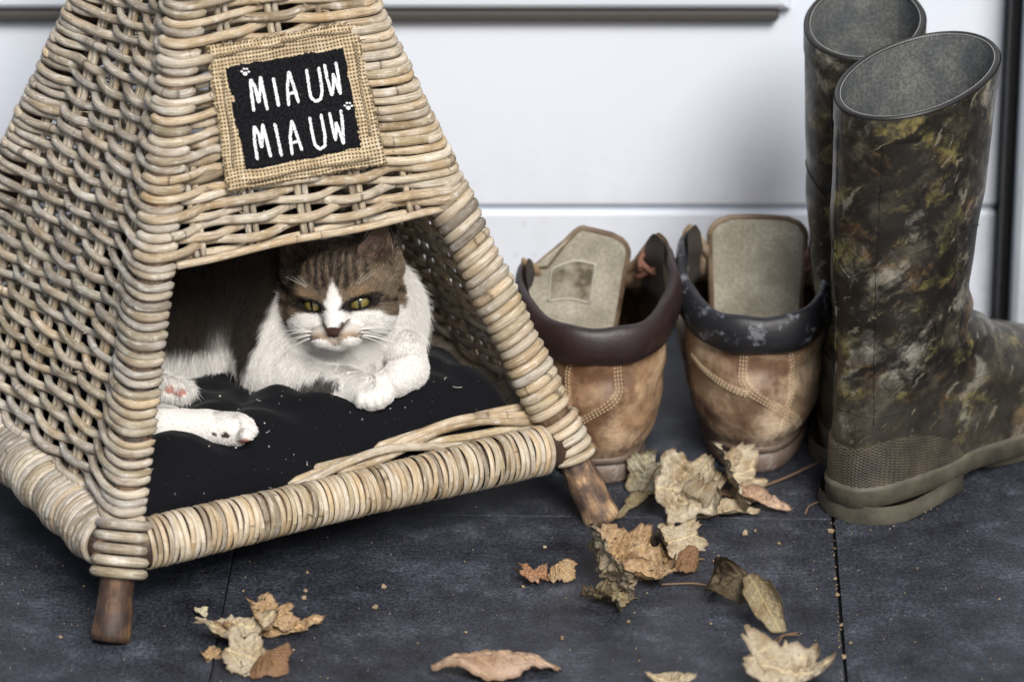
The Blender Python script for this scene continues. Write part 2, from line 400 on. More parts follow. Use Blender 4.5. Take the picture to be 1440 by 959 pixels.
# coils round the right front post below the opening's top
def coil(k, z, R, r, tilt_dir, tilt, warm, name='post_wrap', flat=1., sides=8, turn=2 * math.pi):
    c = post(k, z); ax = unit(APEX - FEET[k]); x = unit(np.cross(ax, [0, 0, 1.])) if False else unit(np.cross(ax, tilt_dir)); y = np.cross(ax, x)
    a0 = rng.uniform(0, .5) + math.pi * .5; a = np.linspace(a0, a0 + turn, 25)
    lift = tilt * np.cos(a - math.atan2(tilt_dir @ y, tilt_dir @ x))
    P = np.array([c + (x * math.cos(t) + y * math.sin(t)) * R + ax * l for t, l in zip(a, lift)])
    m = M(); tube(m, P, r, sides, flat=flat, up=ax, cap=False); obj(name, m, M_CANE, CH, color=cane_col(warm))
zt = ZOPEN + .006; zb = .088; n_w = 25
tdir = np.array([1., -.3, 0])
for j in range(n_w):
    z = zt + (zb - zt) * j / (n_w - 1)
    coil(1, z, RPOST - .0015 + .0008 * math.sin(j * .7), .0042 * rng.uniform(.88, 1.08), tdir, .004 * (1 - j / n_w) + .0015, .62 if j % 5 else .2)
# bands under the rails at the left front corner, crossing bands at the right one
for j in range(5):
    coil(0, .045 + j * .0078, RPOST + .002, .0042, np.array([1., 0, 0]), 0.0004, .25, 'corner_band', flat=.9)
for j in range(5):
    coil(1, .052 + j * .0062, RPOST + .0005, .0036, tdir, .001 * (j - 2), .7, 'corner_band')
# rails
def rail(k, R, pitch, r, warm, name, cut0, cut1, flat, skew, bundle=0, zr=ZR, sink=0.):
    A, B, d, L, n = face_frame(k, zr); A = A + n * sink; B = B + n * sink; up = np.array([0, 0, 1.])
    m = M(); P = np.array([A + d * s for s in np.linspace(.0, L, 12)]); tube(m, P, R * .93, 14, up=(0, 0, 1)); obj('rail_core', m, M_STICK, CH, color=(.8, .7, .6))
    s = cut0; j = 0
    while s < L - cut1:
        a = np.linspace(0, 2 * np.pi, 27) + rng.uniform(-.2, .2)
        sk = skew + rng.normal(0, .0006) + (bundle * math.sin(j * 2 * math.pi / 8) if bundle else 0)
        Rj = R * (1 + rng.normal(0, .012)) + (.0012 * math.sin(j * 2 * math.pi / 8 + 1) if bundle else 0) + .0009 * math.sin(s * 21 + 1)
        bow = rng.normal(0, .0005)
        P = np.array([A + d * (s + sk * math.sin(t) + bow * math.sin(2 * t)) + n * math.cos(t) * Rj + up * math.sin(t) * Rj for t in a])
        m = M(); rj = r * rng.uniform(.86, 1.06)
        rad = np.full(len(a), rj)
        # flattened cane: wide along the rail, thin outwards
        T = unit(np.gradient(P, axis=0)); c = A + d * s
        V = []
        prof = [(math.cos(q), math.sin(q)) for q in np.linspace(0, 2 * np.pi, 8, endpoint=False)]
        for p, t_ in zip(P, T):
            o = p - (A + d * ((p - A) @ d)); o = unit(o); sd_ = np.cross(t_, o)
            V.append([p + sd_ * px_ * rj + o * py_ * rj * flat for px_, py_ in prof])
        V = np.array(V); Lc = np.arange(len(P)) * (2 * np.pi * R / 26)
        uv = np.stack(np.broadcast_arrays(np.arange(8)[None] * .004, Lc[:, None]), -1)
        grid_mesh(m, V, uv, closed_v=True); obj(name, m, M_FLATC if flat < .8 else M_CANE, CH, color=cane_col(warm))
        s += pitch * rng.uniform(.93, 1.07); j += 1
rail(0, .0174, .0043, .00215, .9, 'rail_wrap', .018, .018, .45, .0008)
rail(3, .0200, .0056, .0034, .10, 'rail_wrap', .010, .020, .9, .004, bundle=.0028)
rail(1, .0170, .0062, .0036, .6, 'rail_wrap', .02, .02, .7, 0)
rail(2, .0170, .0066, .0036, .5, 'rail_wrap', .02, .02, .7, 0)
# border strands under the weave and behind the front rail
A, B, d, L, n = face_frame(0, ZR)
for j in range(6):
    pts = []
    for u in np.linspace(.34 + .05 * j, .97, 30):
        bump_ = math.exp(-((u - .62 - .05 * j) / .16) ** 2)
        pts.append(A + d * L * u - n * (.015 + .0040 * (j % 3) + .004 * bump_ * (j % 2)) + np.array([0, 0, .010 + .0045 * (j // 2) + .010 * bump_ + .003 * math.sin(u * 14 + j)]))
    m = M(); P = np.array(pts); tube(m, P, round_ends(P, .0034), 8); obj('base_strand', m, M_CANE, CH, color=cane_col(.8))
# woven floor of the house
zf = .052
m = M(); c4 = [post(k, zf) * .94 + np.array([CEN[0], CEN[1], zf]) * .06 for k in range(4)]
V = np.array([[c4[0] + (c4[1] - c4[0]) * u + (c4[3] - c4[0]) * v + ((c4[2] - c4[3]) - (c4[1] - c4[0])) * u * v for v in (0, 1)] for u in (0, 1)])
V = np.concatenate([V.reshape(-1, 3), V.reshape(-1, 3) - [0, 0, .006]]); m.add(V, [(0, 2, 3, 1), (4, 5, 7, 6), (0, 4, 6, 2), (2, 6, 7, 3), (3, 7, 5, 1), (1, 5, 4, 0)])
obj('base_board', m, M_STICK, CH, smooth=False, color=(.8, .7, .6))
# frayed fibres standing off the canes
m = M()
for _ in range(130):
    k = int(rng.choice([0, 3, 3, 0, 1])); z = rng.uniform(ZOPEN if k == 0 else .09, .42); A, B, d, L, n = face_frame(k, z); s = rng.uniform(.02, L - .02); p = A + d * s + n * .0085; L_ = rng.uniform(.003, .011); a = rng.uniform(-.5, .5); dr = unit(d * rng.choice([-1, 1]) + np.array([0, 0, a]) + n * rng.uniform(.15, .6))
    tube(m, [p, p + dr * L_ * .5 - [0, 0, .0003], p + dr * L_ - [0, 0, .001]], [.00045, .0003, .0001], 4)
obj('frayed_fibre', m, M_CANE, CH, color=(.5, .42, .3), kind='stuff')
# bottom hem of the front weave: two long thin canes bound along the edge
A, B, d, L, n = face_frame(0, ZOPEN - .003)
for j in range(2):
    P = np.array([A + d * s + n * (.004 + .0045 * (j * 2 - 1)) + np.array([0, 0, -.002 + .001 * math.sin(s * 50 + j * 3)]) for s in np.linspace(.012, L - .012, 40)])
    m = M(); tube(m, P, .0030, 8); obj('hem_cane', m, M_CANE, CH, color=cane_col(.8))
# top bundle where the posts meet (above the picture)
m = M()
for j in range(9):
    c = APEX + (CEN - APEX) * .0 ; z = .505 + j * .007; cc = np.array([CEN[0], CEN[1], z]); R = .20 * (1 - z / HH) + .024
    P = np.array([cc + np.array([math.cos(t), math.sin(t), 0]) * R for t in np.linspace(0, 2 * np.pi, 33)]); tube(m, P, .0045, 8, cap=False)
obj('top_binding', m, M_CANE, CH, color=cane_col(.6))
m = M(); P = np.array([np.array([CEN[0], CEN[1], z]) for z in np.linspace(.49, .585, 6)]); tube(m, P, [.055, .05, .044, .04, .036, .02], 16, up=(1, 0, 0)); obj('top_plug', m, M_STICK, CH, color=(1, .9, .8))
# ------------------------------------------------------------------ cushion
def mat_black_cloth():
    t = NT('black_cloth'); p = t.obj()
    wv = t.noise(t.map(p, (1, 1, 1)), 900, 2, .5); wr = t.noise(p, 35, 5, .6)
    c = t.ramp(wv, (.3, (.0018, .0020, .0032)), (.75, (.006, .0065, .0095)))
    lint = t.noise(p, 330, 1, .4); area = t.noise(p, 14, 2, .5)
    f = t.math('MULTIPLY', t.ramp(lint, (.76, 0.), (.785, .5)), t.ramp(area, (.45, 0.), (.6, 1.)))
    c = t.mix(f, c, (.45, .42, .36))
    return t.done(c, .92, t.bump(t.math('ADD', t.math('MULTIPLY', wv, .25), wr), .5, .002), Specular_IOR_Level=.15, Sheen_Weight=.05)
M_BLACK = mat_black_cloth()
ZC = .098
def cushion_top(x, y):
    """height of the cushion's upper side before the cat presses on it"""
    n = .006 * fbm((x, y, 0), 14, 3) + .004 * fbm((x * .6 + y, y - x * .4, 3), 30, 2); return n
m = M(); NU, NV = 120, 110; c4 = [post(k, .07) for k in range(4)]; cc = sum(c4) / 4
c4 = [c + (cc - c) / np.linalg.norm(cc - c) * i_ for c, i_ in zip(c4, (.016, .032, .016, .016))]
top = np.zeros((NU, NV, 3)); bot = np.zeros((NU, NV, 3))
for i in range(NU):
    u = math.sin((i / (NU - 1) - .5) * math.pi) * .5 + .5
    for j in range(NV):
        v = math.sin((j / (NV - 1) - .5) * math.pi) * .5 + .5
        q = (c4[0] * (1 - u) + c4[1] * u) * (1 - v) + (c4[3] * (1 - u) + c4[2] * u) * v
        a, b = abs(2 * u - 1), abs(2 * v - 1); e = ((1 - a ** 5) * (1 - b ** 5)) ** .34
        edge = (1 - e)
        fold = .006 * math.sin(u * 31 + v * 9 + 3 * math.sin(v * 7)) * max(0, b - .35) * e + .005 * math.sin(v * 27 - u * 6) * max(0, a - .4) * e
        fr = math.exp(-((v - .10) / .10) ** 2) * .010
        rise = .004 * math.exp(-((u - .93) / .12) ** 2 - ((v - .25) / .35) ** 2)
        rip = .0048 * abs(math.sin(u * 16 + 2.2 * math.sin(v * 9 + 1))) * math.exp(-((v - .2) / .22) ** 2)
        z = .066 + .036 * e + (cushion_top(q[0], q[1]) + fold + fr * 1.3 + rise + rip) * e
        top[i, j] = (q[0], q[1], z); bot[i, j] = (q[0], q[1], .066 - .006 * e)
grid_mesh(m, top); grid_mesh(m, bot[:, ::-1])
obj('pet_cushion', m, M_BLACK, label='black cloth cushion under the cat, sprinkled with pale lint', cat='cushion')
# lint and hairs lying on the cushion
m = M()
def on_cushion(x, y):
    d2 = (top[..., 0] - x) ** 2 + (top[..., 1] - y) ** 2; return top.reshape(-1, 3)[d2.argmin()][2]
M_LINT = mat_plain('pale_lint', (.62, .58, .50), .8)
for _ in range(60):
    u, v = rng.uniform(.08, .92), rng.uniform(.04, .5); q = (c4[0] * (1 - u) + c4[1] * u) * (1 - v) + (c4[3] * (1 - u) + c4[2] * u) * v
    z = on_cushion(q[0], q[1]) + .0012; s = abs(rng.normal(0, .0003)) + .00015
    if rng.random() < .5: box(m, q * [1, 1, 0] + [-s, -s, z - s], q * [1, 1, 0] + [s, s * .6, z + s * .4])
    else:
        a = rng.uniform(0, 6.28); L = rng.uniform(.003, .008); P = [np.array([q[0] + math.cos(a + k * .25) * L * k / 3, q[1] + math.sin(a + k * .25) * L * k / 3, z + .0006]) for k in range(4)]; tube(m, P, .00018, 4)
obj('cushion_lint', m, M_LINT, label='pale lint and crumbs scattered over the black cushion', cat='lint', kind='stuff', smooth=False)
# ------------------------------------------------------------------ the cat: one smooth-blended body surface
cm = .01; cmh = .0093
R0 = aty(478, 415, -.315)
def CP(px, py, d):
    """point seen at (px, py), d cm nearer to the viewer than the head's centre plane"""
    r = ray(px, py); t = (FW @ (R0 - CAM) - d * cm) / (FW @ r); return CAM + r * t
yaw, pit, rol = math.radians(-9), math.radians(13), math.radians(-3)
Fh = unit(-FW * math.cos(pit) * math.cos(yaw) - UP * math.sin(pit) + RT * math.sin(yaw) * math.cos(pit))
Xh = unit(np.cross(UP, Fh)); Zh = np.cross(Fh, Xh)
Xh, Zh = Xh * math.cos(rol) + Zh * math.sin(rol) * -1, Zh * math.cos(rol) + Xh * math.sin(rol)
Xh = unit(Xh); Zh = unit(np.cross(Fh, Xh)) if np.cross(Fh, Xh) @ UP > 0 else unit(np.cross(Xh, Fh))
HC = CP(483, 416, 0)
def HL(x, y, z): return HC + (Xh * x + Fh * y + Zh * z) * cmh
prims = []                                                 # (op, kind, data, blend)
def ell(c, r, ax=None, k=1.2, op='u', rot=None): prims.append((op, 'e', (np.array(c), np.array(r) * cm, np.eye(3) if ax is None else np.array(ax)), k * cm))
def cap(a, b, ra, rb, k=1.0, op='u'): prims.append((op, 'c', (np.array(a), np.array(b), ra * cm, rb * cm), k * cm))
CAMX = [RT, -FW, UP]; HAX = [Xh, Fh, Zh]
# torso, well inside the house
ell(CP(395, 380, -9), (6.0, 6.5, 5.0), CAMX, 2.5); ell(CP(325, 388, -10.5), (6.5, 6.5, 5.6), CAMX, 2.5); ell(CP(238, 420, -8.0), (5.6, 6.2, 5.8), CAMX, 2.5)
ell(CP(262, 485, -6.0), (3.6, 3.4, 2.6), CAMX, 1.5)        # knee and belly, white underside
ell(CP(306, 508, -5.6), (.9, 1.6, 1.6), CAMX, .8)
cap(CP(225, 520, -4.6), CP(262, 520, -4.6), 1.4, 1.0, .8)
# neck ruff, chest, shoulders
ell(CP(500, 445, -4.4), (5.3, 4.2, 5.0), CAMX, 2.0); ell(CP(468, 496, -4.4), (6.1, 3.8, 3.6), CAMX, 1.8)
cap(CP(412, 430, -5.0), CP(386, 512, -3.2), 3.1, 2.7, 2.0)
cap(CP(398, 525, -2.5), CP(468, 541, .2), 2.0, 1.55, 1.0); cap(CP(468, 541, .2), CP(515, 550, 1.2), 1.45, 1.25, .6); ell(CP(523, 553, 1.5), (1.55, 1.4, 1.22), CAMX, .6)
for i, (px, py) in enumerate(((508, 563), (521, 566), (534, 564), (544, 557))): ell(CP(px, py, 2.35 - .12 * i), (.50, .8, .58), CAMX, .22)
cap(CP(568, 492, -1.6), CP(575, 520, .0), 1.55, 1.42, .3); cap(CP(575, 520, .0), CP(556, 536, 1.0), 1.42, 1.2, .2); ell(CP(550, 538, 1.3), (1.25, 1.2, 1.0), CAMX, .15)
# paws lying towards the corner post
pA, pB, pC = atz(190, 598, ZC + .014), atz(290, 601, ZC + .013), atz(332, 604, ZC + .0125)
cap(pA, pB, 1.5, 1.18, .5); cap(pB, pC, 1.18, 1.22, .4)
for dx, dy, r in ((346, 598, .62), (350, 606, .60), (345, 613, .55)): ell(atz(dx, dy, ZC + .014), (r * 1.1, r, r * .9), CAMX, .25)
q = atz(215, 543, ZC + .014); cap(q, atz(250, 549, ZC + .011), 1.1, .85, .4)
for dx, dy in ((262, 544), (266, 551), (258, 555)): ell(atz(dx, dy, ZC + .011), (.48, .45, .42), CAMX, .2)
NB = len(prims); cm = cmh
# head
ell(HL(0, -.3, .5), (4.15, 4.2, 4.0), HAX, 1.2); ell(HL(0, 1.9, 1.9), (2.9, 2.3, 2.2), HAX, 1.2)
for s in (-1, 1):
    ell(HL(2.4 * s, 1.2, -1.15), (2.0, 2.2, 1.85), HAX, 1.0); ell(HL(.98 * s, 3.95, -2.4), (1.18, 1.15, .92), HAX, .45)
    ell(HL(1.75 * s, 2.7, 1.2), (1.35, 1.0, .7), HAX, .7)
cap(HL(0, 3.0, 1.1), HL(0, 4.5, -1.35), 1.2, .74, .9); ell(HL(0, 3.3, -3.1), (1.05, 1.1, .6), HAX, .5)
ell(HL(0, 5.0, -1.85), (.66, .45, .38), HAX, .3)
for s in (-1, 1):
    b = HL(2.75 * s, -.5, 2.4); tp = HL(4.0 * s, -.8, 6.9)
    cap(b, tp, 2.25, .20, .5); cap(HL(3.05 * s, 1.0, 2.75), HL(4.0 * s, -.30, 6.7), 1.75, .10, .25, 's')
EYES = []
for s in (-1, 1):
    c = HL(2.02 * s, 3.35, -.02); ta = math.radians(7) * s
    ex = Xh * math.cos(ta) + Zh * math.sin(ta); ez = -Xh * math.sin(ta) + Zh * math.cos(ta)
    fo = unit(Fh + Xh * .32 * s); ex = unit(ex - fo * (ex @ fo)); ez = np.cross(fo, ex) if np.cross(fo, ex) @ Zh > 0 else np.cross(ex, fo)
    EYES.append((c, ex, fo, ez, s)); prims.append(('s', 'e', (c + fo * .4 * cm, np.array([1.02, 1.7, .36]) * cm, np.array([ex, fo, ez])), .12 * cm))
cm = .01
lo = np.array([-.345, -.445, ZC - .006]); hi = np.array([-.035, -.10, .262]); hstep = .00165
shape = np.ceil((hi - lo) / hstep).astype(int); G = np.full(shape, .05, np.float32)
ax_ = [lo[i] + hstep * np.arange(shape[i]) for i in range(3)]
for op, kd, dt, k in prims:
    if kd == 'e':
        c, r, A = dt; ext = np.abs(A).T @ r; b0, b1 = c - ext, c + ext
    else:
        a, b, ra, rb = dt; b0 = np.minimum(a, b) - max(ra, rb); b1 = np.maximum(a, b) + max(ra, rb)
    mg = k + .012; i0 = np.clip(((b0 - mg - lo) / hstep).astype(int), 0, shape); i1 = np.clip(((b1 + mg - lo) / hstep).astype(int) + 1, 0, shape)
    if (i1 <= i0).any(): continue
    X = ax_[0][i0[0]:i1[0], None, None]; Y = ax_[1][None, i0[1]:i1[1], None]; Z = ax_[2][None, None, i0[2]:i1[2]]
    if kd == 'e':
        dx, dy, dz = X - c[0], Y - c[1], Z - c[2]
        l = [(dx * A[q][0] + dy * A[q][1] + dz * A[q][2]) for q in range(3)]
        k0 = np.sqrt(sum((l[q] / r[q]) ** 2 for q in range(3))); k1 = np.sqrt(sum((l[q] / r[q] ** 2) ** 2 for q in range(3))) + 1e-9; d = k0 * (k0 - 1) / k1
    else:
        ab = b - a; L2 = ab @ ab; h_ = np.clip(((X - a[0]) * ab[0] + (Y - a[1]) * ab[1] + (Z - a[2]) * ab[2]) / L2, 0, 1)
        d = np.sqrt((X - a[0] - ab[0] * h_) ** 2 + (Y - a[1] - ab[1] * h_) ** 2 + (Z - a[2] - ab[2] * h_) ** 2) - (ra + (rb - ra) * h_)
    g = G[i0[0]:i1[0], i0[1]:i1[1], i0[2]:i1[2]]
    if op == 'u': hh_ = np.clip(.5 + .5 * (g - d) / k, 0, 1); g[...] = g * (1 - hh_) + d * hh_ - k * hh_ * (1 - hh_)
    else: hh_ = np.clip(.5 - .5 * (g + d) / k, 0, 1); g[...] = g * (1 - hh_) + (-d) * hh_ + k * hh_ * (1 - hh_)
G = np.maximum(G, (ZC - .002) - ax_[2][None, None, :])       # rests on the cushion
G[:, :, 0] = .01
def surface_nets(G):
    ins = G < 0; nx, ny, nz = G.shape
    cnt = np.zeros((nx - 1, ny - 1, nz - 1), np.int8)
    for a in (0, 1):
        for b in (0, 1):
            for c in (0, 1): cnt += ins[a:nx - 1 + a, b:ny - 1 + b, c:nz - 1 + c]
    act = (cnt > 0) & (cnt < 8); idx = -np.ones(act.shape, np.int64); ii = np.argwhere(act); idx[act] = np.arange(len(ii))
    S = np.zeros((len(ii), 3)); W = np.zeros(len(ii)); I, J, K = ii.T
    corners = [(a, b, c) for a in (0, 1) for b in (0, 1) for c in (0, 1)]
    for p in corners:
        for ax in range(3):
            if p[ax]: continue
            q = list(p); q[ax] = 1
            ga = G[I + p[0], J + p[1], K + p[2]]; gb = G[I + q[0], J + q[1], K + q[2]]; mk = (ga < 0) != (gb < 0)
            t = np.where(mk, ga / np.where(mk, ga - gb, 1), 0); P = np.tile(np.array(p, float), (len(ii), 1)); P[:, ax] = t
            S += P * mk[:, None]; W += mk
    V = lo + (ii + S / W[:, None]) * hstep; F = []
    for ax in range(3):
        o1, o2 = [(1, 2), (2, 0), (0, 1)][ax]
        sl = [slice(None)] * 3; sl2 = [slice(None)] * 3; sl[ax] = slice(0, -1); sl2[ax] = slice(1, None)
        ch = np.argwhere(ins[tuple(sl)] != ins[tuple(sl2)]); ok = (ch[:, o1] > 0) & (ch[:, o2] > 0) & (ch[:, o1] < G.shape[o1] - 1) & (ch[:, o2] < G.shape[o2] - 1); ch = ch[ok]
        sg = ins[tuple(ch.T)]
        e1 = np.zeros(3, int); e1[o1] = 1; e2 = np.zeros(3, int); e2[o2] = 1
        q = [idx[tuple((ch - d).T)] for d in (e1 + e2, e2, 0 * e1, e1)]
        Q = np.stack(q, 1); Q[~sg] = Q[~sg][:, ::-1]; F.append(Q)
    return V, np.concatenate(F)
CV, CF = surface_nets(G)
# one Laplacian pass takes out the grid
def lap(V, F, it=2, lam=.5):
    E = np.concatenate([F[:, [0, 1]], F[:, [1, 2]], F[:, [2, 3]], F[:, [3, 0]]]); n = len(V)
    for _ in range(it):
        s = np.zeros_like(V); c = np.zeros(n)
        for a, b in ((0, 1), (1, 0)): 
            for x in range(3): s[:, x] += np.bincount(E[:, a], V[E[:, b], x], n)
            c += np.bincount(E[:, a], minlength=n)
        V = V * (1 - lam) + lam * s / np.maximum(c, 1)[:, None]
    return V
CV = lap(CV, CF, 2, .5)
fn = np.cross(CV[CF[:, 2]] - CV[CF[:, 0]], CV[CF[:, 3]] - CV[CF[:, 1]]); area = np.linalg.norm(fn, axis=1) / 2
VN = np.zeros_like(CV)
for q in range(4):
    for x in range(3): VN[:, x] += np.bincount(CF[:, q], fn[:, x], len(CV))
VN = unit(VN)
def headlocal(P): d = (P - HC) / cmh; return d @ Xh, d @ Fh, d @ Zh
def pix(P): v = P - CAM; z = v @ FW; return 720 + FPX * (v @ RT) / z, 480 - FPX * (v @ UP) / z, -((P - R0) @ FW) / cm
def vnoise(P, s, o=2, seed=0.):
    return np.array([mnoise.fractal(Vector((p[0] * s + seed, p[1] * s - seed, p[2] * s)), 1., 2., o) for p in P])
def sstep(x, a, b): t = np.clip((x - a) / (b - a), 0, 1); return t * t * (3 - 2 * t)
def coat(P):
    """coat colour of the cat at points P, with some shade painted in (head pattern in the head's own axes)"""
    hx, hy, hz = headlocal(P); px, py, dd = pix(P); n = len(P)
    n1 = vnoise(P, 90, 2); n2 = vnoise(P, 300, 2, 4.); n3 = vnoise(P, 900, 2, 9.)
    white = np.array([.80, .78, .745]); brown = np.array([.15, .10, .058]); black = np.array([.022, .017, .014]); tan = np.array([.44, .29, .16]); grey = np.array([.215, .175, .13])
    head = (np.sqrt((hx / 5.6) ** 2 + ((hy - .6) / 5.6) ** 2 + ((hz - .5) / 5.0) ** 2) < 1) | (hz > 2.6) & (np.abs(hx) < 6) & (hy > -3.2)
    # tabby base
    T = .82 * brown * (1 + .5 * n1[:, None]); T = T * (1 - .55) + .50 * grey * (1 + .7 * n3[:, None])
    # head stripes
    ax = np.abs(hx + .15 * n1)
    stripe = np.maximum.reduce([np.exp(-((ax - c) / .23) ** 2) * sstep(hz, lo_, lo_ + .5) for c, lo_ in ((.0, 2.0), (.55, 1.25), (1.15, 1.0), (1.85, 1.5), (2.6, 1.9))])
    stripe = np.maximum(stripe, sstep(hz, 2.6, 3.6) * (hy < 3) * .75)
    cheek = np.exp(-((hz + .15 - .28 * (ax - 3.2) + .9 * sstep(ax, 3.6, 4.8)) / .20) ** 2) * (ax > 2.9)
    side = sstep(-hx, 2.2, 3.8) * .85
    stripe = np.clip(1.15 * np.maximum.reduce([stripe, cheek, side * sstep(hz, -.2, .6)]) + .35 * n2, 0, 1)
    H = T * (1 - stripe[:, None]) + black * stripe[:, None]
    lash = np.exp(-((hz - 1.0) / .45) ** 2 - ((ax - 2.2) / .8) ** 2) * .55; H = H * (1 - lash[:, None]) + tan * lash[:, None]
    # white lower face and blaze
    zl = np.interp(ax, [0, .9, 1.5, 2.4, 3.2, 4.0, 5], [-.1, -.15, -.45, -.62, -.75, -1.35, -2.6]) + .12 * n2
    wl = 1 - sstep(hz, zl - .10, zl + .18)
    bw = np.interp(hz, [-1.5, -.3, .6, 1.4, 2.05], [1.3, .92, .62, .33, .0]); bl = 1 - sstep(np.abs(hx - .12 * (hz > .5)) + .08 * n2, bw - .12, bw + .10); bl = bl * (hz < 2.2)
    wf = np.clip(np.maximum(wl, bl), 0, 1); H = H * (1 - wf[:, None]) + white * wf[:, None]
    mz = np.exp(-((ax - 1.15) / .85) ** 2 - ((hz + 2.5) / .68) ** 2) * (hy > 2.6) + .50 * np.exp(-((ax) / 1.1) ** 2 - ((hz + 3.2) / .5) ** 2) * (hy > 2)
    mz = np.clip(mz * 1.5 + .1 * n2 * mz, 0, .92); H = H * (1 - mz[:, None]) + np.array([.34, .235, .145]) * mz[:, None]
    sp = np.zeros(n)
    for cx, cz in ((1.45, -2.3), (1.9, -2.5), (1.4, -2.75), (2.0, -2.2), (2.3, -2.45)): sp = np.maximum(sp, np.exp(-((ax - cx) / .26) ** 2 - ((hz - cz) / .11) ** 2))
    vs = np.exp(-((ax - .30 - .62 * np.clip(hz + 2.15, 0, 2)) / .30) ** 2) * (hz > -2.25) * (hz < -1.15); mo = np.exp(-((hz + 2.97 + .22 * np.abs(ax - .5)) / .075) ** 2) * (ax < 1.1) * .8
    sp = np.clip(np.maximum.reduce([sp * (hy > 2.8), vs * (hy > 3.5), mo * (hy > 3)]), 0, 1); H = H * (1 - sp[:, None]) + np.array([.035, .018, .014]) * sp[:, None]
    nz = (hy > 4.3) * (hz < -1.42) * (hz > -2.3) * (ax < .12 + .74 * (hz + 2.3) / .8); nz = nz.astype(float); H = H * (1 - nz[:, None]) + np.array([.050, .024, .020]) * nz[:, None]
    for c, ex, fo, ez, s in EYES:
        d = (P - c) / cmh; a = d @ ex; b = d @ ez; r = np.sqrt((a / 1.05) ** 2 + (b / .40) ** 2); rim = (1 - sstep(r, 1.30 + .25 * (b > 0), 1.70 + .35 * (b > 0))) * (d @ fo > -.8)
        tear = np.exp(-((a + .95 * s) / .22) ** 2 - ((b + .35) / .30) ** 2) * (d @ fo > -.8); rim = np.clip(np.maximum(rim, tear), 0, 1); H = H * (1 - rim[:, None]) + np.array([.012, .009, .008]) * rim[:, None]
    # inner ears
    for s in (-1, 1):
        a_, b_ = HL(3.05 * s, 1.1, 2.75), HL(4.0 * s, -.2, 6.7); ab = b_ - a_; t = np.clip(((P - a_) @ ab) / (ab @ ab), 0, 1)
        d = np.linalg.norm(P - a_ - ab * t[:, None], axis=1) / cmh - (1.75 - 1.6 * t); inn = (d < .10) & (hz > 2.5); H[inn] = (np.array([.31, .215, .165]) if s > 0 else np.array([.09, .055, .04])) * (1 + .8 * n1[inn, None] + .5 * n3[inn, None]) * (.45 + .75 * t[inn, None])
    # body: tabby tone cut down to paint in the shade inside the house
    B = T * .18; st = np.clip(.5 + .5 * np.sin(px / 9. + 3 * n1) + n2 * .4, 0, 1)[:, None]; B = B * (1 - .8 * st) + black * .8 * st
    wb = sstep(px + 9 * n1, 318, 345) * sstep(dd + .8 * n1, -7.6, -6.6)
    wb = wb * np.maximum(sstep(px - (397 - (py - 400) * .43) + 6 * n1, -6, 6), px > 560) * (px > 300)
    wb = np.maximum(wb, (1 - sstep(P[:, 2] + .004 * n1, .118, .130)) * (px < 335) * sstep(dd, -9, -7)); wb = np.maximum(wb, (py > 520) * (px < 300)); wb = np.maximum(wb, np.exp(-((px - 308) / 14) ** 2 - ((py - 510) / 30) ** 2) * 1.2 * (dd > -8))
    wb = np.clip(wb, 0, 1)
    pt = sstep(np.exp(-(((px - 445) - (548 - py) * .6) / 29) ** 2 - ((py - 545) / 21) ** 2) + .30 * n2 + .25 * n1, .36, .54) * (dd > -3.5); wb = wb * (1 - .92 * pt)
    B = B * (1 - wb[:, None]) + white * wb[:, None]
    ar = np.exp(-((py - 506 - (px - 545) * -.25) / 2.2) ** 2) * (px > 535) * (px < 575) * (dd > -4) * .45 + np.exp(-(((px - 549) - (py - 530) * .5) / 2.0) ** 2) * (py > 510) * (py < 556) * (dd > -3) * .35; ar = np.clip(ar, 0, .6)[:, None]; B = B * (1 - ar) + np.array([.40, .33, .26]) * ar  # soft brown lines paint the shade where foreleg meets chest
    for cx, cy in ((514, 566), (527, 567), (539, 563), (340, 603)): q = np.exp(-((px - cx - (py - cy) * .12) / 1.6) ** 2 - ((py - cy) / 8.) ** 2) * .6; B = B * (1 - q[:, None]) + np.array([.36, .30, .26]) * q[:, None]  # thin darker lines paint the shade in the creases between toes
    for cx, cy, rx, ry in ((317, 613, 7, 4.5), (300, 611, 3.5, 3)): q = (((px - cx) / rx) ** 2 + ((py - cy) / ry) ** 2) < 1; B[q] = np.array([.05, .035, .035])
    for cx, cy, rx, ry in ((343, 621, 9, 4.), (252, 552, 10, 6), (238, 548, 8, 6)): q = (((px - cx) / rx) ** 2 + ((py - cy) / ry) ** 2) < 1; B[q] = np.array([.46, .22, .18])
    C = np.where(head[:, None], H, B); return np.clip(C, .004, .9)
CC = coat(CV)
def mat_fur(name, hair=False):
    t = NT(name); a = t.n('ShaderNodeAttribute', {'attribute_name': 'tint'}).outputs['Color']
    if hair: return t.done(a, .6, Specular_IOR_Level=.25, Sheen_Weight=0.)
    nz = t.noise(t.obj(), 700, 3, .6); return t.done(t.mix(t.ramp(nz, (.35, .35), (.6, 0.)), a, t.mix(1., a, (.55, .5, .45), 'MULTIPLY')), .85, t.bump(nz, .4, .001), Specular_IOR_Level=.15)
M_SKIN = mat_fur('cat_coat'); M_HAIR = mat_fur('cat_hair', True)
CAT = empty('cat', atz(450, 540, ZC), 'white and brown tabby cat resting its crossed forepaws on the black cushion', 'cat')
m = M(); m.add(CV, [tuple(q) for q in CF.tolist()], None, CC); obj('body', m, M_SKIN, CAT)
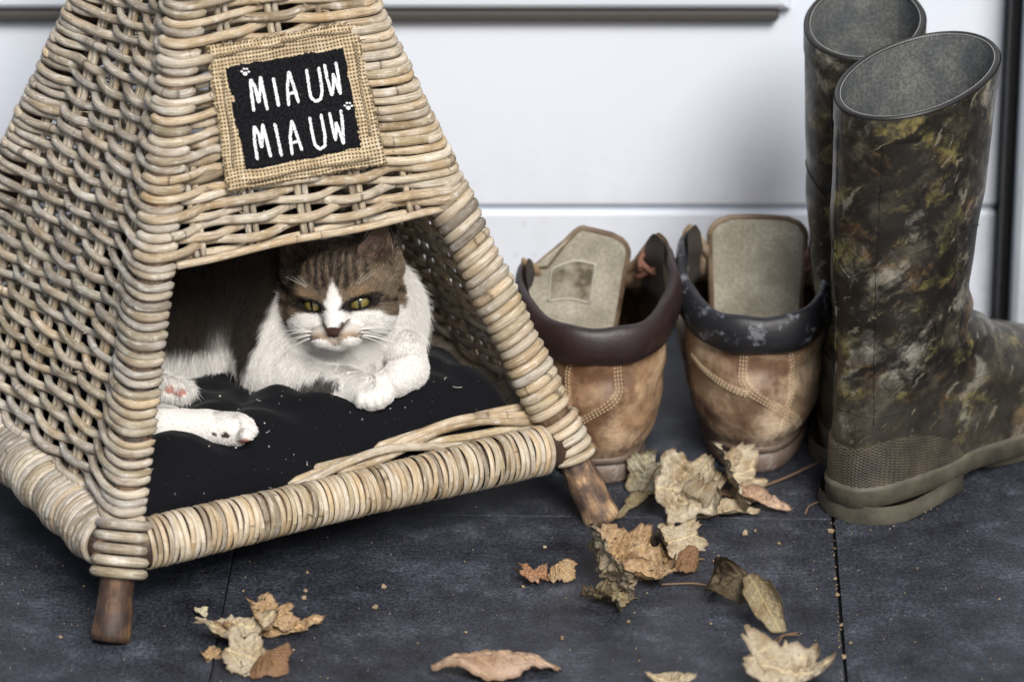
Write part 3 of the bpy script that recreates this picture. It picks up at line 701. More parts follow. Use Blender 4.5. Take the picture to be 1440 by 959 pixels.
# eyes
def mat_eye():
    t = NT('cat_eye'); uv = t.uv(); s = t.n('ShaderNodeSeparateXYZ', Vector=uv); x, y = s.outputs[0], s.outputs[1]
    r = t.math('SQRT', t.math('ADD', t.math('POWER', x, 2.), t.math('POWER', y, 2.)))
    iris = t.ramp(t.noise(t.map(uv, (6, 1.4, 1)), 2.2, 3, .7), (.3, (.07, .055, .014)), (.55, (.20, .155, .040)), (.75, (.14, .14, .045)))
    c = t.mix(t.ramp(r, (.55, 0.), (.80, 1.)), iris, (.012, .010, .008))
    pu = t.math('ADD', t.math('POWER', t.math('DIVIDE', x, .13), 2.), t.math('POWER', t.math('DIVIDE', y, .62), 2.))
    c = t.mix(t.ramp(pu, (.8, 1.), (1.1, 0.)), c, (.003, .003, .003)); return t.done(c, .06, Coat_Weight=1., Coat_Roughness=.02)
M_EYE = mat_eye()
for c, ex, fo, ez, s in EYES:
    dv = (CV - c) / cmh; rl = np.sqrt((dv @ ex) ** 2 / 1.0 + ((dv @ ez) / .5) ** 2); near_ = (rl > 1.15) & (rl < 1.7) & (dv @ fo > -1.2); sh = np.percentile((dv @ fo)[near_], 45); r = 1.05 * cmh; cen = c + fo * (sh - .16 - 1.05) * cmh; n1_, n2_ = 20, 16; V = np.zeros((n1_, n2_, 3)); UVs = np.zeros((n1_, n2_, 2))
    look = unit(fo * 1. - Xh * .25 * s * .3 + Zh * -.06)
    lx = unit(np.cross(Zh, look)); lx = lx if lx @ Xh > 0 else -lx; lz = np.cross(look, lx); lz = lz if lz @ Zh > 0 else -lz
    for i in range(n1_):
        a = 2 * math.pi * i / n1_
        for j in range(n2_):
            b = math.pi * .62 * j / (n2_ - 1); V[i, j] = cen + (look * math.cos(b) + (lx * math.cos(a) + lz * math.sin(a)) * math.sin(b)) * r; UVs[i, j] = (math.cos(a) * math.sin(b), math.sin(a) * math.sin(b))
    m = M(); grid_mesh(m, V, UVs, closed_u=True); obj('eye', m, M_EYE, CAT)
# fur
prob = area.copy(); fc = CV[CF].mean(1); pxf, pyf, ddf = pix(fc); vis = (ddf > -13) & ((fn @ FW) / (2 * area + 1e-12) < .45)
prob *= vis; hxf, hyf, hzf = headlocal(fc); isface = (np.sqrt(hxf ** 2 + (hyf - 1) ** 2 + hzf ** 2) < 5.8); prob *= np.where(isface, 2.6, 1.)
NH = 260000; pick = rng.choice(len(CF), NH, p=prob / prob.sum()); wts = rng.dirichlet([1, 1, 1, 1], NH)
PR = (CV[CF[pick]] * wts[..., None]).sum(1); NR = unit((VN[CF[pick]] * wts[..., None]).sum(1))
hx, hy, hz = headlocal(PR); px_, py_, dd_ = pix(PR)
ok = np.ones(NH, bool)
for c, ex, fo, ez, s in EYES:
    d = (PR - c) / cmh; ok &= ~((np.abs(d @ fo) < 1.6) & (((d @ ex) / 1.05) ** 2 + ((d @ ez) / .47) ** 2 < 1.35))
ok &= ~((hy > 4.3) & (hz < -1.4) & (hz > -2.35) & (np.abs(hx) < .15 + .7 * (hz + 2.3) / .8))
for cx, cy, rx, ry in ((317, 613, 7, 4.5), (343, 621, 9, 4.), (252, 552, 10, 6), (238, 548, 8, 6)): ok &= ~((((px_ - cx) / rx) ** 2 + ((py_ - cy) / ry) ** 2) < 1)
PR, NR, hx, hy, hz, px_, py_, dd_ = [a[ok] for a in (PR, NR, hx, hy, hz, px_, py_, dd_)]; NH = len(PR)
hd = (np.sqrt(hx ** 2 + (hy - .6) ** 2 + (hz - .5) ** 2) < 5.9)
flow_h = PR - HL(0, 5.3, -1.75); flow_b = np.tile(-UP * .9 - RT * .15, (NH, 1)); paw = (py_ > 545) & (px_ > 300) | (py_ > 575)
flow_b[paw] = RT * 1. - UP * .15
flow = np.where(hd[:, None], flow_h, flow_b); flow = flow - NR * (flow * NR).sum(1)[:, None]; flow = unit(flow)
Lh = np.where(hd, np.clip(.03 + .065 * np.linalg.norm(PR - HL(0, 4.6, -1.5), axis=1) / cm, .07, .36), np.where(paw, .15, np.where((px_ > 530) & (py_ > 478), .22, .46))) * cm
Lh *= rng.uniform(.6, 1.3, NH); Lh[(rng.random(NH) < .10) & ~hd & ~paw & ~((px_ > 530) & (py_ > 478))] *= 1.7; stand = np.where(hd, .35, .45)[:, None]
stand = np.where(paw[:, None], .5, stand)
dirv = unit(flow * (1 - stand) + NR * stand + rng.normal(0, .10, (NH, 3)))
CH_ = coat(PR) * rng.uniform(.82, 1.12, (NH, 1)); dk = rng.random(NH) < .12; lum = CH_.mean(1); CH_[dk & (lum < .4)] *= .35; lt = rng.random(NH) < .14; CH_[lt & (lum < .35) & hd] = CH_[lt & (lum < .35) & hd] * 1.2 + np.array([.16, .11, .07])
earf = (hz > 3.3) & (hx > 2.2) & (hy > -.6) & (rng.random(NH) < .10); CH_[earf] = np.array([.55, .46, .36]); Lh[earf] = .38 * cm
K = 4; pts = np.zeros((NH, K, 3))
for j in range(K):
    t = j / (K - 1); pts[:, j] = PR - NR * .0004 + dirv * (Lh * t)[:, None] + flow * (Lh * .35 * t * t)[:, None] - np.array([0, 0, 1.]) * (Lh * .12 * t * t)[:, None]
pts[..., 2] = np.maximum(pts[..., 2], ZC - .001)
hc = bpy.data.hair_curves.new('fur'); hc.add_curves([K] * NH)
off = np.array(CAT.location); hc.attributes['position'].data.foreach_set('vector', (pts - off).astype(np.float32).ravel())
if 'radius' not in hc.attributes: hc.attributes.new('radius', 'FLOAT', 'POINT')
rad = np.tile(np.array([.00012, .00011, .00007, .00002], np.float32), NH); hc.attributes['radius'].data.foreach_set('value', rad)
ta_ = hc.attributes.new('tint', 'FLOAT_COLOR', 'POINT'); ta_.data.foreach_set('color', np.repeat(np.hstack([CH_, np.ones((NH, 1))]), K, 0).astype(np.float32).ravel())
hc.materials.append(M_HAIR); fo_ = bpy.data.objects.new('fur', hc); COL.objects.link(fo_); fo_.parent = CAT
# whiskers
m = M()
for s in (-1, 1):
    for j in range(9):
        a = HL((1.5 + .12 * (j % 3)) * s, 4.35 - .1 * (j % 3), -1.95 - .2 * (j // 3)); L = rng.uniform(2.8, 4.6); up = (.35 - .28 * (j // 3) + rng.normal(0, .08))
        P = [a + (Xh * s * L * t * (1 - .1 * t) + Zh * (up * L * t * .6 - L * .42 * t * t) + Fh * L * (.10 * t - .55 * t * t)) * cm for t in np.linspace(0, 1, 9)]
        tube(m, P, list(np.linspace(.00032, .00008, 9)), 4)
for s in (-1, 1):
    for j in range(3):
        a = HL(1.6 * s, 3.6, 1.2); P = [a + (Xh * s * (.6 + .3 * j) * 1.6 * t + Zh * (1.6 * t - .3 * t * t) + Fh * (.9 * t - .5 * t * t)) * cm for t in np.linspace(0, 1, 6)]; tube(m, P, list(np.linspace(.00014, .00004, 6)), 4)
obj('whiskers', m, mat_plain('whisker', (.85, .83, .78), .4), CAT, kind='stuff')
# ------------------------------------------------------------------ burlap sign on the front weave
A0, B0, dF, LF_, nF = face_frame(0, .33)
mid = (post(0, .33) + post(1, .33)) / 2; up_f = unit(APEX - (CEN + (mid - CEN))); up_f = unit(unit(APEX - (post(0, .1) + post(1, .1)) / 2)); nf = unit(np.cross(dF, up_f)); nf = nf if nf @ FW < 0 else -nf
pl0 = (post(0, .3) + post(1, .3)) / 2 + nf * .0135
def onsign(px, py, lift=0.):
    r = ray(px, py); t = ((pl0 + nf * lift - CAM) @ nf) / (r @ nf); return CAM + r * t
SG = empty('burlap_sign', onsign(420, 150), 'burlap patch with black field reading MIAUW MIAUW on the cat house front', 'sign')
def mat_burlap():
    t = NT('burlap'); uv = t.uv(); s = t.n('ShaderNodeSeparateXYZ', Vector=uv)
    dn = t.noise(uv, 60, 3, .6); wob = t.math('MULTIPLY_ADD', dn, .002, 0.)
    x = t.math('MULTIPLY', t.math('ADD', s.outputs[0], wob), 2 * math.pi / .0027); y = t.math('MULTIPLY', t.math('ADD', s.outputs[1], wob), 2 * math.pi / .0027)
    wx = t.math('ABSOLUTE', t.math('SINE', t.math('MULTIPLY', x, .5))); wy = t.math('ABSOLUTE', t.math('SINE', t.math('MULTIPLY', y, .5)))
    h = t.math('MAXIMUM', t.math('MULTIPLY', wx, t.math('MULTIPLY_ADD', t.math('SINE', y), .22, .78)), t.math('MULTIPLY', wy, t.math('MULTIPLY_ADD', t.math('SINE', t.math('ADD', x, 1.6)), .22, .78)))
    gap = t.math('MULTIPLY', wx, wy)
    n = t.noise(t.map(uv, (260, 40, 1)), 1, 3, .6); n2 = t.noise(t.map(uv, (40, 260, 1)), 1, 3, .6)
    c = t.ramp(t.math('MULTIPLY_ADD', n2, .5, t.math('MULTIPLY', n, .5)), (.3, (.30, .21, .12)), (.5, (.52, .41, .26)), (.68, (.72, .62, .45)))
    hole = t.math('MULTIPLY', t.math('SUBTRACT', 1., wx), t.math('SUBTRACT', 1., wy)); c = t.mix(t.ramp(hole, (.10, 0.), (.36, .9)), c, (.07, .045, .025))
    return t.done(c, .9, t.bump(h, .9, .0012), Specular_IOR_Level=.1)
M_BURLAP = mat_burlap()
def mat_field():
    t = NT('black_linen'); uv = t.uv(); s = t.n('ShaderNodeSeparateXYZ', Vector=uv)
    x = t.math('SINE', t.math('MULTIPLY', s.outputs[0], 2 * math.pi / .0022)); y = t.math('SINE', t.math('MULTIPLY', s.outputs[1], 2 * math.pi / .0022)); h = t.math('MULTIPLY', x, y)
    n = t.noise(uv, 500, 3, .6); c = t.ramp(n, (.35, (.0035, .0035, .0045)), (.75, (.020, .020, .024)))
    sp = t.noise(uv, 900, 1, .5); c = t.mix(t.ramp(sp, (.755, 0.), (.79, .6)), c, (.5, .47, .42))
    return t.done(c, .95, t.bump(h, .6, .0006), Specular_IOR_Level=.1)
M_FIELD = mat_field()
def quad_patch(corners, n, relief, ragged=0., seed=0):
    c = [np.array(q, float) for q in corners]; V = np.zeros((n, n, 3)); UVs = np.zeros((n, n, 2)); W = np.linalg.norm(onsign(*c[1]) - onsign(*c[0])); H = np.linalg.norm(onsign(*c[3]) - onsign(*c[0]))
    for i in range(n):
        for j in range(n):
            u, v = i / (n - 1), j / (n - 1); e = min(u, v, 1 - u, 1 - v)
            q = (c[0] * (1 - u) + c[1] * u) * (1 - v) + (c[3] * (1 - u) + c[2] * u) * v
            if ragged and e < 1e-6: q = q + rng.normal(0, ragged, 2)
            if ragged: q = q + np.array([fbm((u * 3 + seed, v * 3, 0), 1.3, 2), fbm((u * 3, v * 3 + seed, 5), 1.3, 2)]) * 2.2
            V[i, j] = onsign(q[0], q[1], relief(u, v)); UVs[i, j] = (u * W, v * H)
    return V, UVs
def rel_b(u, v):
    e = min(u, v, 1 - u, 1 - v); hem = .0022 * math.exp(-((e - .065) / .035) ** 2) + .0012 * math.exp(-((e - .12) / .012) ** 2)
    return hem + .0014 * fbm((u * 4, v * 4, 2), 1.5, 3) + (.0 if e > .01 else -.0015)
Vb, Ub = quad_patch([(292, 66), (502, 31), (544, 231), (321, 270)], 90, rel_b, .9, 1)
m = M(); grid_mesh(m, Vb, Ub); V2 = Vb - nf * .0016; grid_mesh(m, V2[:, ::-1], Ub[:, ::-1]); o_ = obj('burlap_patch', m, M_BURLAP, SG)
Vf, Uf = quad_patch([(315, 95), (486, 67), (508, 209), (345, 242)], 60, lambda u, v: .0016 + .0012 * fbm((u * 4, v * 4, 2), 1.5, 3) - (.001 if min(u, v, 1 - u, 1 - v) < .01 else 0), .7, 4)
m = M(); grid_mesh(m, Vf, Uf); obj('black_field', m, M_FIELD, SG)
# fraying yarn along the burlap's edges and running yarns of the hem
m = M()
for _ in range(150):
    e = rng.integers(4); u = rng.random(); c = [np.array(q, float) for q in ((292, 66), (502, 31), (544, 231), (321, 270))]; a, b = c[e], c[(e + 1) % 4]; q = a + (b - a) * u; out = np.array([(b - a)[1], -(b - a)[0]]); out = out / np.linalg.norm(out) * 1.
    q = q - out * 3; L = abs(rng.normal(0, 4)) + 4; ang_ = rng.normal(0, .5); P = []
    for k in range(5):
        t = k / 4; o2 = out * math.cos(ang_ + t * .8) + np.array([-out[1], out[0]]) * math.sin(ang_ + t * .8); q2 = q + o2 * L * t; P.append(onsign(q2[0], q2[1], .001 + .002 * t * rng.random()))
    tube(m, P, .00028, 4)
for (a, b, off) in (((300, 80), (400, 62), 0), ((312, 100), (330, 235), 2), ((350, 256), (520, 222), 0), ((497, 60), (520, 190), 0), ((395, 58), (492, 44), 0)):
    a, b = np.array(a, float), np.array(b, float); P = [onsign(*(a + (b - a) * t + np.array([math.sin(t * 9 + off), math.cos(t * 7)]) * 1.5), .0030) for t in np.linspace(0, 1, 24)]; tube(m, smooth_path(P), .0010, 6, lump=.15)
obj('loose_yarn', m, M_BURLAP, SG, kind='stuff')
# lettering in dry white paint
def mat_chalk():
    t = NT('dry_white_paint'); p = t.obj(); n = t.noise(p, 800, 3, .7)
    return t.done(t.ramp(n, (.36, (.10, .10, .11)), (.46, (.80, .80, .82))), .9, t.bump(n, .5, .0005))
M_CHALK = mat_chalk()
def stroke(m, P, w, seed=0):
    P = [np.array(p, float) for p in P]; Q = []
    for a, b in zip(P[:-1], P[1:]):
        n = max(2, int(np.linalg.norm(b - a) / 1.1))
        for k in range(n): Q.append(a + (b - a) * k / n)
    Q.append(P[-1]); Q = np.array(Q)
    for _ in range(2): Q[1:-1] = Q[1:-1] * .5 + (Q[:-2] + Q[2:]) * .25
    T = unit(np.gradient(Q, axis=0)); Nn = np.stack([-T[:, 1], T[:, 0]], 1); V = np.zeros((len(Q), 4, 3))
    for i, (q, n_) in enumerate(zip(Q, Nn)):
        wl = w / 2 * (1 + rng.normal(0, .13)); wr = w / 2 * (1 + rng.normal(0, .13)); tp = min(1, .45 + i / 3, .45 + (len(Q) - 1 - i) / 3)
        for j, (o_, lf) in enumerate(((-wl, .0018), (-wl * .8, .0031), (wr * .8, .0031), (wr, .0018))):
            r = q + n_ * o_ * tp; u = (r[0] - 315) / 190; v = (r[1] - 80) / 150; V[i, j] = onsign(r[0], r[1], lf + .0012 * fbm((u * 4, v * 4, 2), 1.5, 3))
    grid_mesh(m, V)
def letters(defs, name='letter'):
    for ch, strokes, w in defs:
        m = M()
        for s_ in strokes: stroke(m, s_, w)
        obj('letter', m, M_CHALK, SG, smooth=False)
letters([
 ('M', [[(357, 158), (354, 135), (352, 112)], [(352, 112), (359, 124), (364, 146)], [(364, 146), (366, 125), (366, 108)], [(366, 108), (371, 132), (376, 156)]], 5.0),
 ('I', [[(384, 110), (388, 130), (392, 151)]], 5.0),
 ('A', [[(406, 150), (404, 125), (406, 101)], [(406, 101), (413, 122), (420, 146)], [(406, 133), (417, 130)]], 4.8),
 ('U', [[(431, 98), (434, 120), (437, 138), (444, 144), (451, 140), (453, 128), (448, 95)]], 4.8),
 ('W', [[(456, 91), (460, 112), (467, 136)], [(467, 136), (469, 118), (468, 104)], [(468, 104), (473, 118), (479, 134)], [(479, 134), (476, 110), (472, 88)]], 4.8),
 ('M', [[(362, 226), (358, 200), (357, 178)], [(357, 178), (364, 190), (368, 209)], [(368, 209), (369, 190), (369, 175)], [(369, 175), (375, 198), (381, 222)]], 5.0),
 ('I', [[(386, 174), (391, 196), (396, 221)]], 4.8),
 ('A', [[(411, 219), (408, 194), (410, 170)], [(410, 170), (417, 190), (425, 213)], [(411, 202), (421, 199)]], 4.8),
 ('U', [[(435, 165), (439, 188), (443, 205), (450, 211), (457, 206), (457, 192), (451, 161)]], 4.8),
 ('W', [[(463, 159), (467, 178), (472, 199)], [(472, 199), (473, 184), (472, 172)], [(472, 172), (478, 188), (483, 204)], [(483, 204), (482, 178), (479, 155)]], 4.8)])
for cx, cy, s in ((345, 102, 1.), (490, 150, 1.)):
    m = M()
    for dx, dy, r in ((0, 2.6, 3.1), (-4.8, -.6, 1.6), (-1.8, -4.2, 1.6), (2.4, -4.0, 1.6), (5.0, -.2, 1.6)):
        ring = [onsign(cx + dx + math.cos(a) * r, cy + dy + math.sin(a) * r * .9, .0034) for a in np.linspace(0, 2 * np.pi, 10, endpoint=False)]; m.add(ring + [r_ - nf * .0015 for r_ in ring], [tuple(range(10))] + [(i, (i + 1) % 10, 10 + (i + 1) % 10, 10 + i) for i in range(10)])
    obj('paw_print', m, M_CHALK, SG, smooth=False)
# ------------------------------------------------------------------ boots
def interp_secs(S, n):
    S = np.array(S, float); z = np.linspace(S[0, 0], S[-1, 0], n); O = np.stack([z] + [np.interp(z, S[:, 0], S[:, c]) for c in range(1, S.shape[1])], 1)
    for _ in range(max(2, n // 14)): O[1:-1, 1:] = O[1:-1, 1:] * .5 + (O[:-2, 1:] + O[2:, 1:]) * .25
    return O
def outline(phi, xb, xf, w, k, toe=.0):
    """closed horizontal outline; k = 0 an ellipse, 1 the sole of a foot (narrow heel, pinched waist, wide ball)"""
    c, s = math.cos(phi), math.sin(phi); mid, h = (xb + xf) / 2, (xf - xb) / 2
    x = mid + h * (abs(c) ** (1 - .22 * k)) * (1 if c > 0 else -1); rel = (x - xb) / (2 * h)
    wf = 1 - k * (.20 * (1 - sstep(rel, .35, .62)) + .06 * math.exp(-((rel - .42) / .1) ** 2)) ; wf -= k * .10 * sstep(rel, .8, 1.)
    y = w * (abs(s) ** (1 - .35 * k)) * (1 if s > 0 else -1) * wf + k * .35 * (sstep(rel, .4, 1.) - .3)
    return x, y
class Boot:
    def __init__(s, origin, theta, mirror=1): s.o = np.array(origin); s.t = math.radians(theta); s.m = mirror
    def w(s, x, y, z):
        y = y * s.m; return s.o + np.array([x * math.cos(s.t) - y * math.sin(s.t), x * math.sin(s.t) + y * math.cos(s.t), z]) * cm
def loft(m, B, secs, nphi=64, f=None, phi0=0., phi1=2 * math.pi, flip=False):
    closed = abs(phi1 - phi0 - 2 * math.pi) < 1e-6; ph = np.linspace(phi0, phi1, nphi, endpoint=not closed); V = np.zeros((len(secs), nphi, 3)); UVs = np.zeros((len(secs), nphi, 2))
    for i, (z, xb, xf, w, k) in enumerate(secs):
        for j, p in enumerate(ph):
            x, y = outline(p, xb, xf, w, k); zz = z
            if f: x, y, zz = f(x, y, zz, p, (i / (len(secs) - 1)))
            V[i, j] = B.w(x, y, zz); UVs[i, j] = (p * .05, z * cm)
    if (B.m < 0) ^ flip: V = V[:, ::-1]; UVs = UVs[:, ::-1]
    grid_mesh(m, V, UVs, closed_v=closed); return V
def mat_camo():
    t = NT('camouflage_rubber'); p = t.obj()
    wp = t.n('ShaderNodeVectorMath', {'operation': 'MULTIPLY_ADD'}, i0=t.noise(p, 60, 4, .65, out=1), i1=(.014, .014, .014), i2=p).outputs[0]
    def sp(sc, rot, scale, det=5, w=0.): return t.noise(t.map(t.map(wp, (1, 1, 1), rot), sc, (0, 0, 0), (w, w * 2, 0)), scale, det, .68)
    a = sp((.7, 1, 1.2), (0, .6, .3), 26); lv = sp((.7, 1.2, 1.5), (.2, .5, .3), 24, 6, 3.); lv2 = sp((.6, 1.3, 1.4), (.2, -.6, .5), 22, 6, 7.); pal = sp((.7, 1.2, 1.3), (.2, .9, .3), 19, 6, 11.)
    c = t.ramp(a, (.34, (.006, .005, .0045)), (.47, (.022, .018, .013)), (.58, (.060, .052, .036)), (.70, (.12, .108, .080)))
    c = t.mix(t.ramp(lv, (.53, 0.), (.62, .9)), c, (.195, .165, .06)); c = t.mix(t.ramp(lv2, (.55, 0.), (.65, .85)), c, (.14, .082, .035)); c = t.mix(t.ramp(pal, (.54, 0.), (.64, .85)), c, (.29, .27, .22))
    # dark bark and crossing twigs over it
    for sc, rot, scale, lo_, am in (((.45, 1.6, 2.2), (.2, .55, .3), 24, .525, .94), ((.4, 1.6, 2.4), (.1, -.7, .2), 22, .54, .92), ((1, 1, 1), (0, 0, 0), 60, .54, .6), ((.7, 1, 1.2), (0, .5, 0), 13, .50, .95)):
        q = t.noise(t.map(t.map(wp, (1, 1, 1), rot), sc), scale, 5, .7); c = t.mix(t.ramp(q, (lo_ - .03, 0.), (lo_ + .08, am)), c, (.009, .0075, .006))
    tw = t.noise(t.map(t.map(wp, (1, 1, 1), (0, .8, .2)), (.5, 2, 4)), 30, 3, .6, w=5.); c = t.mix(t.ramp(tw, (.62, 0.), (.66, .6)), c, (.22, .20, .15))
    n = t.noise(p, 260, 3, .6); dust = t.noise(p, 40, 4, .6); z = t.n('ShaderNodeSeparateXYZ', Vector=p).outputs[2]
    low = t.math('MULTIPLY_ADD', z, -7., .9, True); c = t.mix(t.math('MULTIPLY', t.ramp(dust, (.35, .2), (.75, .8)), low), c, (.12, .105, .08))
    return t.done(c, t.ramp(dust, (.35, .33), (.7, .6)), t.bump(n, .10, .0008), Specular_IOR_Level=.4)
M_CAMO = mat_camo()
def mat_lining():
    t = NT('boot_lining'); p = t.obj(); a = t.noise(p, 420, 3, .7); b = t.noise(p, 30, 4, .6)
    c = t.mix(t.ramp(b, (.4, 0.), (.65, 1.)), (.085, .095, .10), (.17, .175, .16)); c = t.mix(t.ramp(a, (.4, .6), (.6, 0.)), c, (.03, .032, .034)); return t.done(c, .95, t.bump(a, .6, .001))
M_LIN = mat_lining(); M_TRIM = mat_plain('dark_rubber_edge', (.014, .013, .012), .45)
def mat_soler():
    t = NT('olive_sole_rubber'); p = t.obj(); a = t.noise(p, 30, 5, .65); b = t.noise(p, 300, 2)
    c = t.ramp(a, (.35, (.050, .045, .032)), (.6, (.105, .095, .068)), (.75, (.15, .138, .10))); return t.done(c, .6, t.bump(b, .25, .001))
M_SOLER = mat_soler()
def mat_guard():
    t = NT('ribbed_rubber'); uv = t.uv(); s = t.n('ShaderNodeSeparateXYZ', Vector=uv); x, y = s.outputs[0], s.outputs[1]
    h1 = t.math('SINE', t.math('MULTIPLY', t.math('ADD', x, t.math('MULTIPLY', y, 2.2)), 1250.)); h2 = t.math('SINE', t.math('MULTIPLY', t.math('SUBTRACT', x, t.math('MULTIPLY', y, 2.2)), 1250.)); h = t.math('MAXIMUM', h1, h2)
    a = t.noise(t.obj(), 26, 5, .6); c = t.ramp(a, (.35, (.030, .024, .017)), (.55, (.085, .070, .045)), (.72, (.16, .13, .075))); c = t.mix(t.ramp(h, (.3, .4), (.9, 0.)), c, (.025, .02, .015))
    return t.done(c, .55, t.bump(h, .6, .0012))
M_GUARD = mat_guard()
def rubber_boot(name, px, py, theta, label, lean, mirror, tall=1., rim_w=1., rim_a=1., lat=0., foot=1.):
    o = atz(px, py, 0); B = Boot(o, theta, mirror); T = empty(name, o, label, 'rubber boot', 'pair of camouflage rubber boots')
    def shift(z): return lean * sstep(z, 9, 34)
    S = [(2.2, -3.9, 25.2, 4.7, 1), (3.5, -4.0, 25.3, 4.75, 1), (5.0, -3.9, 24.8, 4.7, 1), (6.5, -3.75, 23.3, 4.6, 1), (8, -3.6, 20.3, 4.45, .9), (9.5, -3.45, 16.6, 4.3, .75), (11, -3.3, 13.2, 4.3, .5), (12.5, -3.2, 10.8, 4.35, .25), (14.0, -3.2, 9.2, 4.45, .05), (17, -3.3, 8.4, 4.7, 0), (20, -3.5, 8.7, 4.95, 0), (24, -3.6, 9.5, 5.2, 0), (28.5, -3.6, 10.2, 5.35, 0), (33.4, -3.6, 10.6, 5.4, 0)]
    Q = interp_secs(S, 92)
    def f(x, y, z, p, t):
        z0_ = z; z = z if z < 14 else 14 + (z - 14) * tall
        wr = .30 * math.exp(-((z - 13) / 3.2) ** 2) * math.sin(z * 2.1 + 1.4 * math.cos(p)) * (.3 + .7 * max(0, math.cos(p))) + .07 * math.exp(-((z - 20) / 5) ** 2) * math.sin(z * 1.1 + 2 * math.sin(p + .5)) + .12 * fbm((x * .12, y * .12, z * .12), 1, 2) * sstep(z, 6, 10)
        zr = z + sstep(z, 24, 33.4) * (1.25 * math.cos(p)) ; x = x if x < 5 else 5 + (x - 5) * (foot if z < 12 else foot + (1 - foot) * sstep(z, 12, 16)); cx = (3.4 + shift(z)); x2 = x + shift(z); q = 1 + wr / 6.
        if z > 12: x2 = cx + (x2 - cx) * q * (1 + (rim_a - 1) * sstep(z, 12, 24)); y = y * q * (1 + (rim_w - 1) * sstep(z, 12, 30)) + lat * mirror * sstep(z, 9, 34)
        else: y = y * (1 + .02 * math.sin(z * 1.7 + x * .6))
        return x2, y, zr
    m = M(); V = loft(m, B, Q, 84, f); obj('boot_shaft', m, M_CAMO, T)
    # lining: an inner skin, open at the top
    m = M(); Qi = Q[30:].copy(); Qi[:, 1] += .38; Qi[:, 2] -= .38; Qi[:, 3] -= .36; loft(m, B, Qi, 64, f, flip=True); obj('lining', m, M_LIN, T)
    rim = V[-1]; rimc = rim.mean(0); P = [p + (rimc - p) / np.linalg.norm(rimc - p) * .0017 for p in rim]; P = P + P[:2]; m = M(); tube(m, P, .0020, 8, up=(0, 0, 1), flat=1.2, cap=False); obj('rim', m, M_TRIM, T)
    P = [p + (rimc - p) / np.linalg.norm(rimc - p) * .0040 + np.array([0, 0, .0012]) for p in rim]; m = M()
    for i in range(len(P)):
        a, b = P[i], P[(i + 1) % len(P)]
        for k in range(2): tube(m, [a + (b - a) * (k / 2 + .05), a + (b - a) * (k / 2 + .38)], .00040, 4)
    obj('lining_stitching', m, mat_plain('grey_thread', (.34, .34, .33), .8), T, kind='stuff')
    # reinforcing band under the rim, back seam strip and side seams
    band = Q[(Q[:, 0] > 31.2)].copy(); band[:, 1] -= .10; band[:, 2] += .10; band[:, 3] += .10; band[0, 1] += .09; band[0, 2] -= .09; band[0, 3] -= .09
    m = M(); loft(m, B, band, 84, f); obj('rim_band', m, M_CAMO, T)
    def surf(phi, z, lift=.05):
        i = int(np.clip(np.searchsorted(Q[:, 0], z), 1, len(Q) - 1)); t = (z - Q[i - 1, 0]) / (Q[i, 0] - Q[i - 1, 0]); r = Q[i - 1] * (1 - t) + Q[i] * t; x, y = outline(phi, r[1] - lift, r[2] + lift, r[3] + lift, r[4]); x, y, zz = f(x, y, z, phi, 0); return B.w(x, y, zz)
    bs = []
    for ph_, zs_ in ((math.pi - .42, (8, 31.5)), (math.pi + .42, (8, 31.5))): bs.append([surf(ph_, z) for z in np.linspace(*zs_, 70)])
    for side in (1, -1):
        bs.append([surf(math.pi * side * u, 11 + 2.2 * math.cos(u * 3) - 3.5 * (1 - u), .05) for u in np.linspace(1, .35, 50)])
        bs.append([surf(math.pi * side * u, 19.5 + 3.0 * math.sin((1 - u) * 3.2), .05) for u in np.linspace(1, .25, 60)])
        bs.append([surf(side * (math.pi - .42 - .9 * math.sin(u * 2.2)), 9 + 8 * u, .04) for u in np.linspace(0, 1, 40)])
    for P in bs: m = M(); tube(m, P, .00045, 6, up=(.3, .2, 1)); obj('moulded_seam', m, M_CAMO, T)
    # heel guard: ribbed patch round the back of the heel
    m = M(); rows = []; nphi = 60; V = np.zeros((16, nphi, 3)); UVs = np.zeros((16, nphi, 2))
    for j, ph_ in enumerate(np.linspace(math.pi - 1.35, math.pi + 1.35, nphi)):
        topz = 2.5 + 4.3 * (max(0, 1 - (abs(ph_ - math.pi) / 1.36) ** 4)) ** .5 - .8 * math.exp(-((ph_ - math.pi) / .5) ** 2)
        for i in range(16):
            z = 2.3 + (topz - 2.3) * i / 15; V[i, j] = surf(ph_, z, .12 if 0 < i < 15 else .0); UVs[i, j] = (ph_ * .045, z * cm)
    if mirror < 0: V = V[:, ::-1]; UVs = UVs[:, ::-1]
    grid_mesh(m, V, UVs); obj('heel_guard', m, M_GUARD, T)
    # sole: welt, midsole, heel block and forefoot tread
    m = M(); loft(m, B, [(3.0, -4.05, 25.4, 4.85, 1), (2.85, -4.25, 25.65, 5.0, 1), (2.6, -4.28, 25.7, 5.03, 1), (2.35, -4.18, 25.6, 4.93, 1), (1.35, -4.2, 25.6, 4.93, 1), (1.3, -4.1, 25.4, 4.8, 1), (1.3, 2, 12, .5, 1)][::-1], 84, lambda x, y, z, p, t: (x if x < 5 else 5 + (x - 5) * foot, y, z)); obj('sole_edge', m, M_SOLER, T)
    m = M(); n = 40; prof = []
    for a in np.linspace(math.pi / 2, 3 * math.pi / 2, n): prof.append((math.cos(a) * 4.2 + .0, math.sin(a) * 4.15))
    prof = [(6.2, 4.0)] + prof + [(6.2, -4.0)]
    V = np.array([[B.w(x * sc_, y * sc_, z) for x, y in prof] for z, sc_ in ((.02, .985), (.3, 1.0), (1.0, .98), (1.5, .98))]); 
    if mirror < 0: V = V[:, ::-1]
    grid_mesh(m, V, closed_v=True); m.add(V[0], [tuple(range(len(prof)))[::-1]]); obj('heel_block', m, M_SOLER, T)
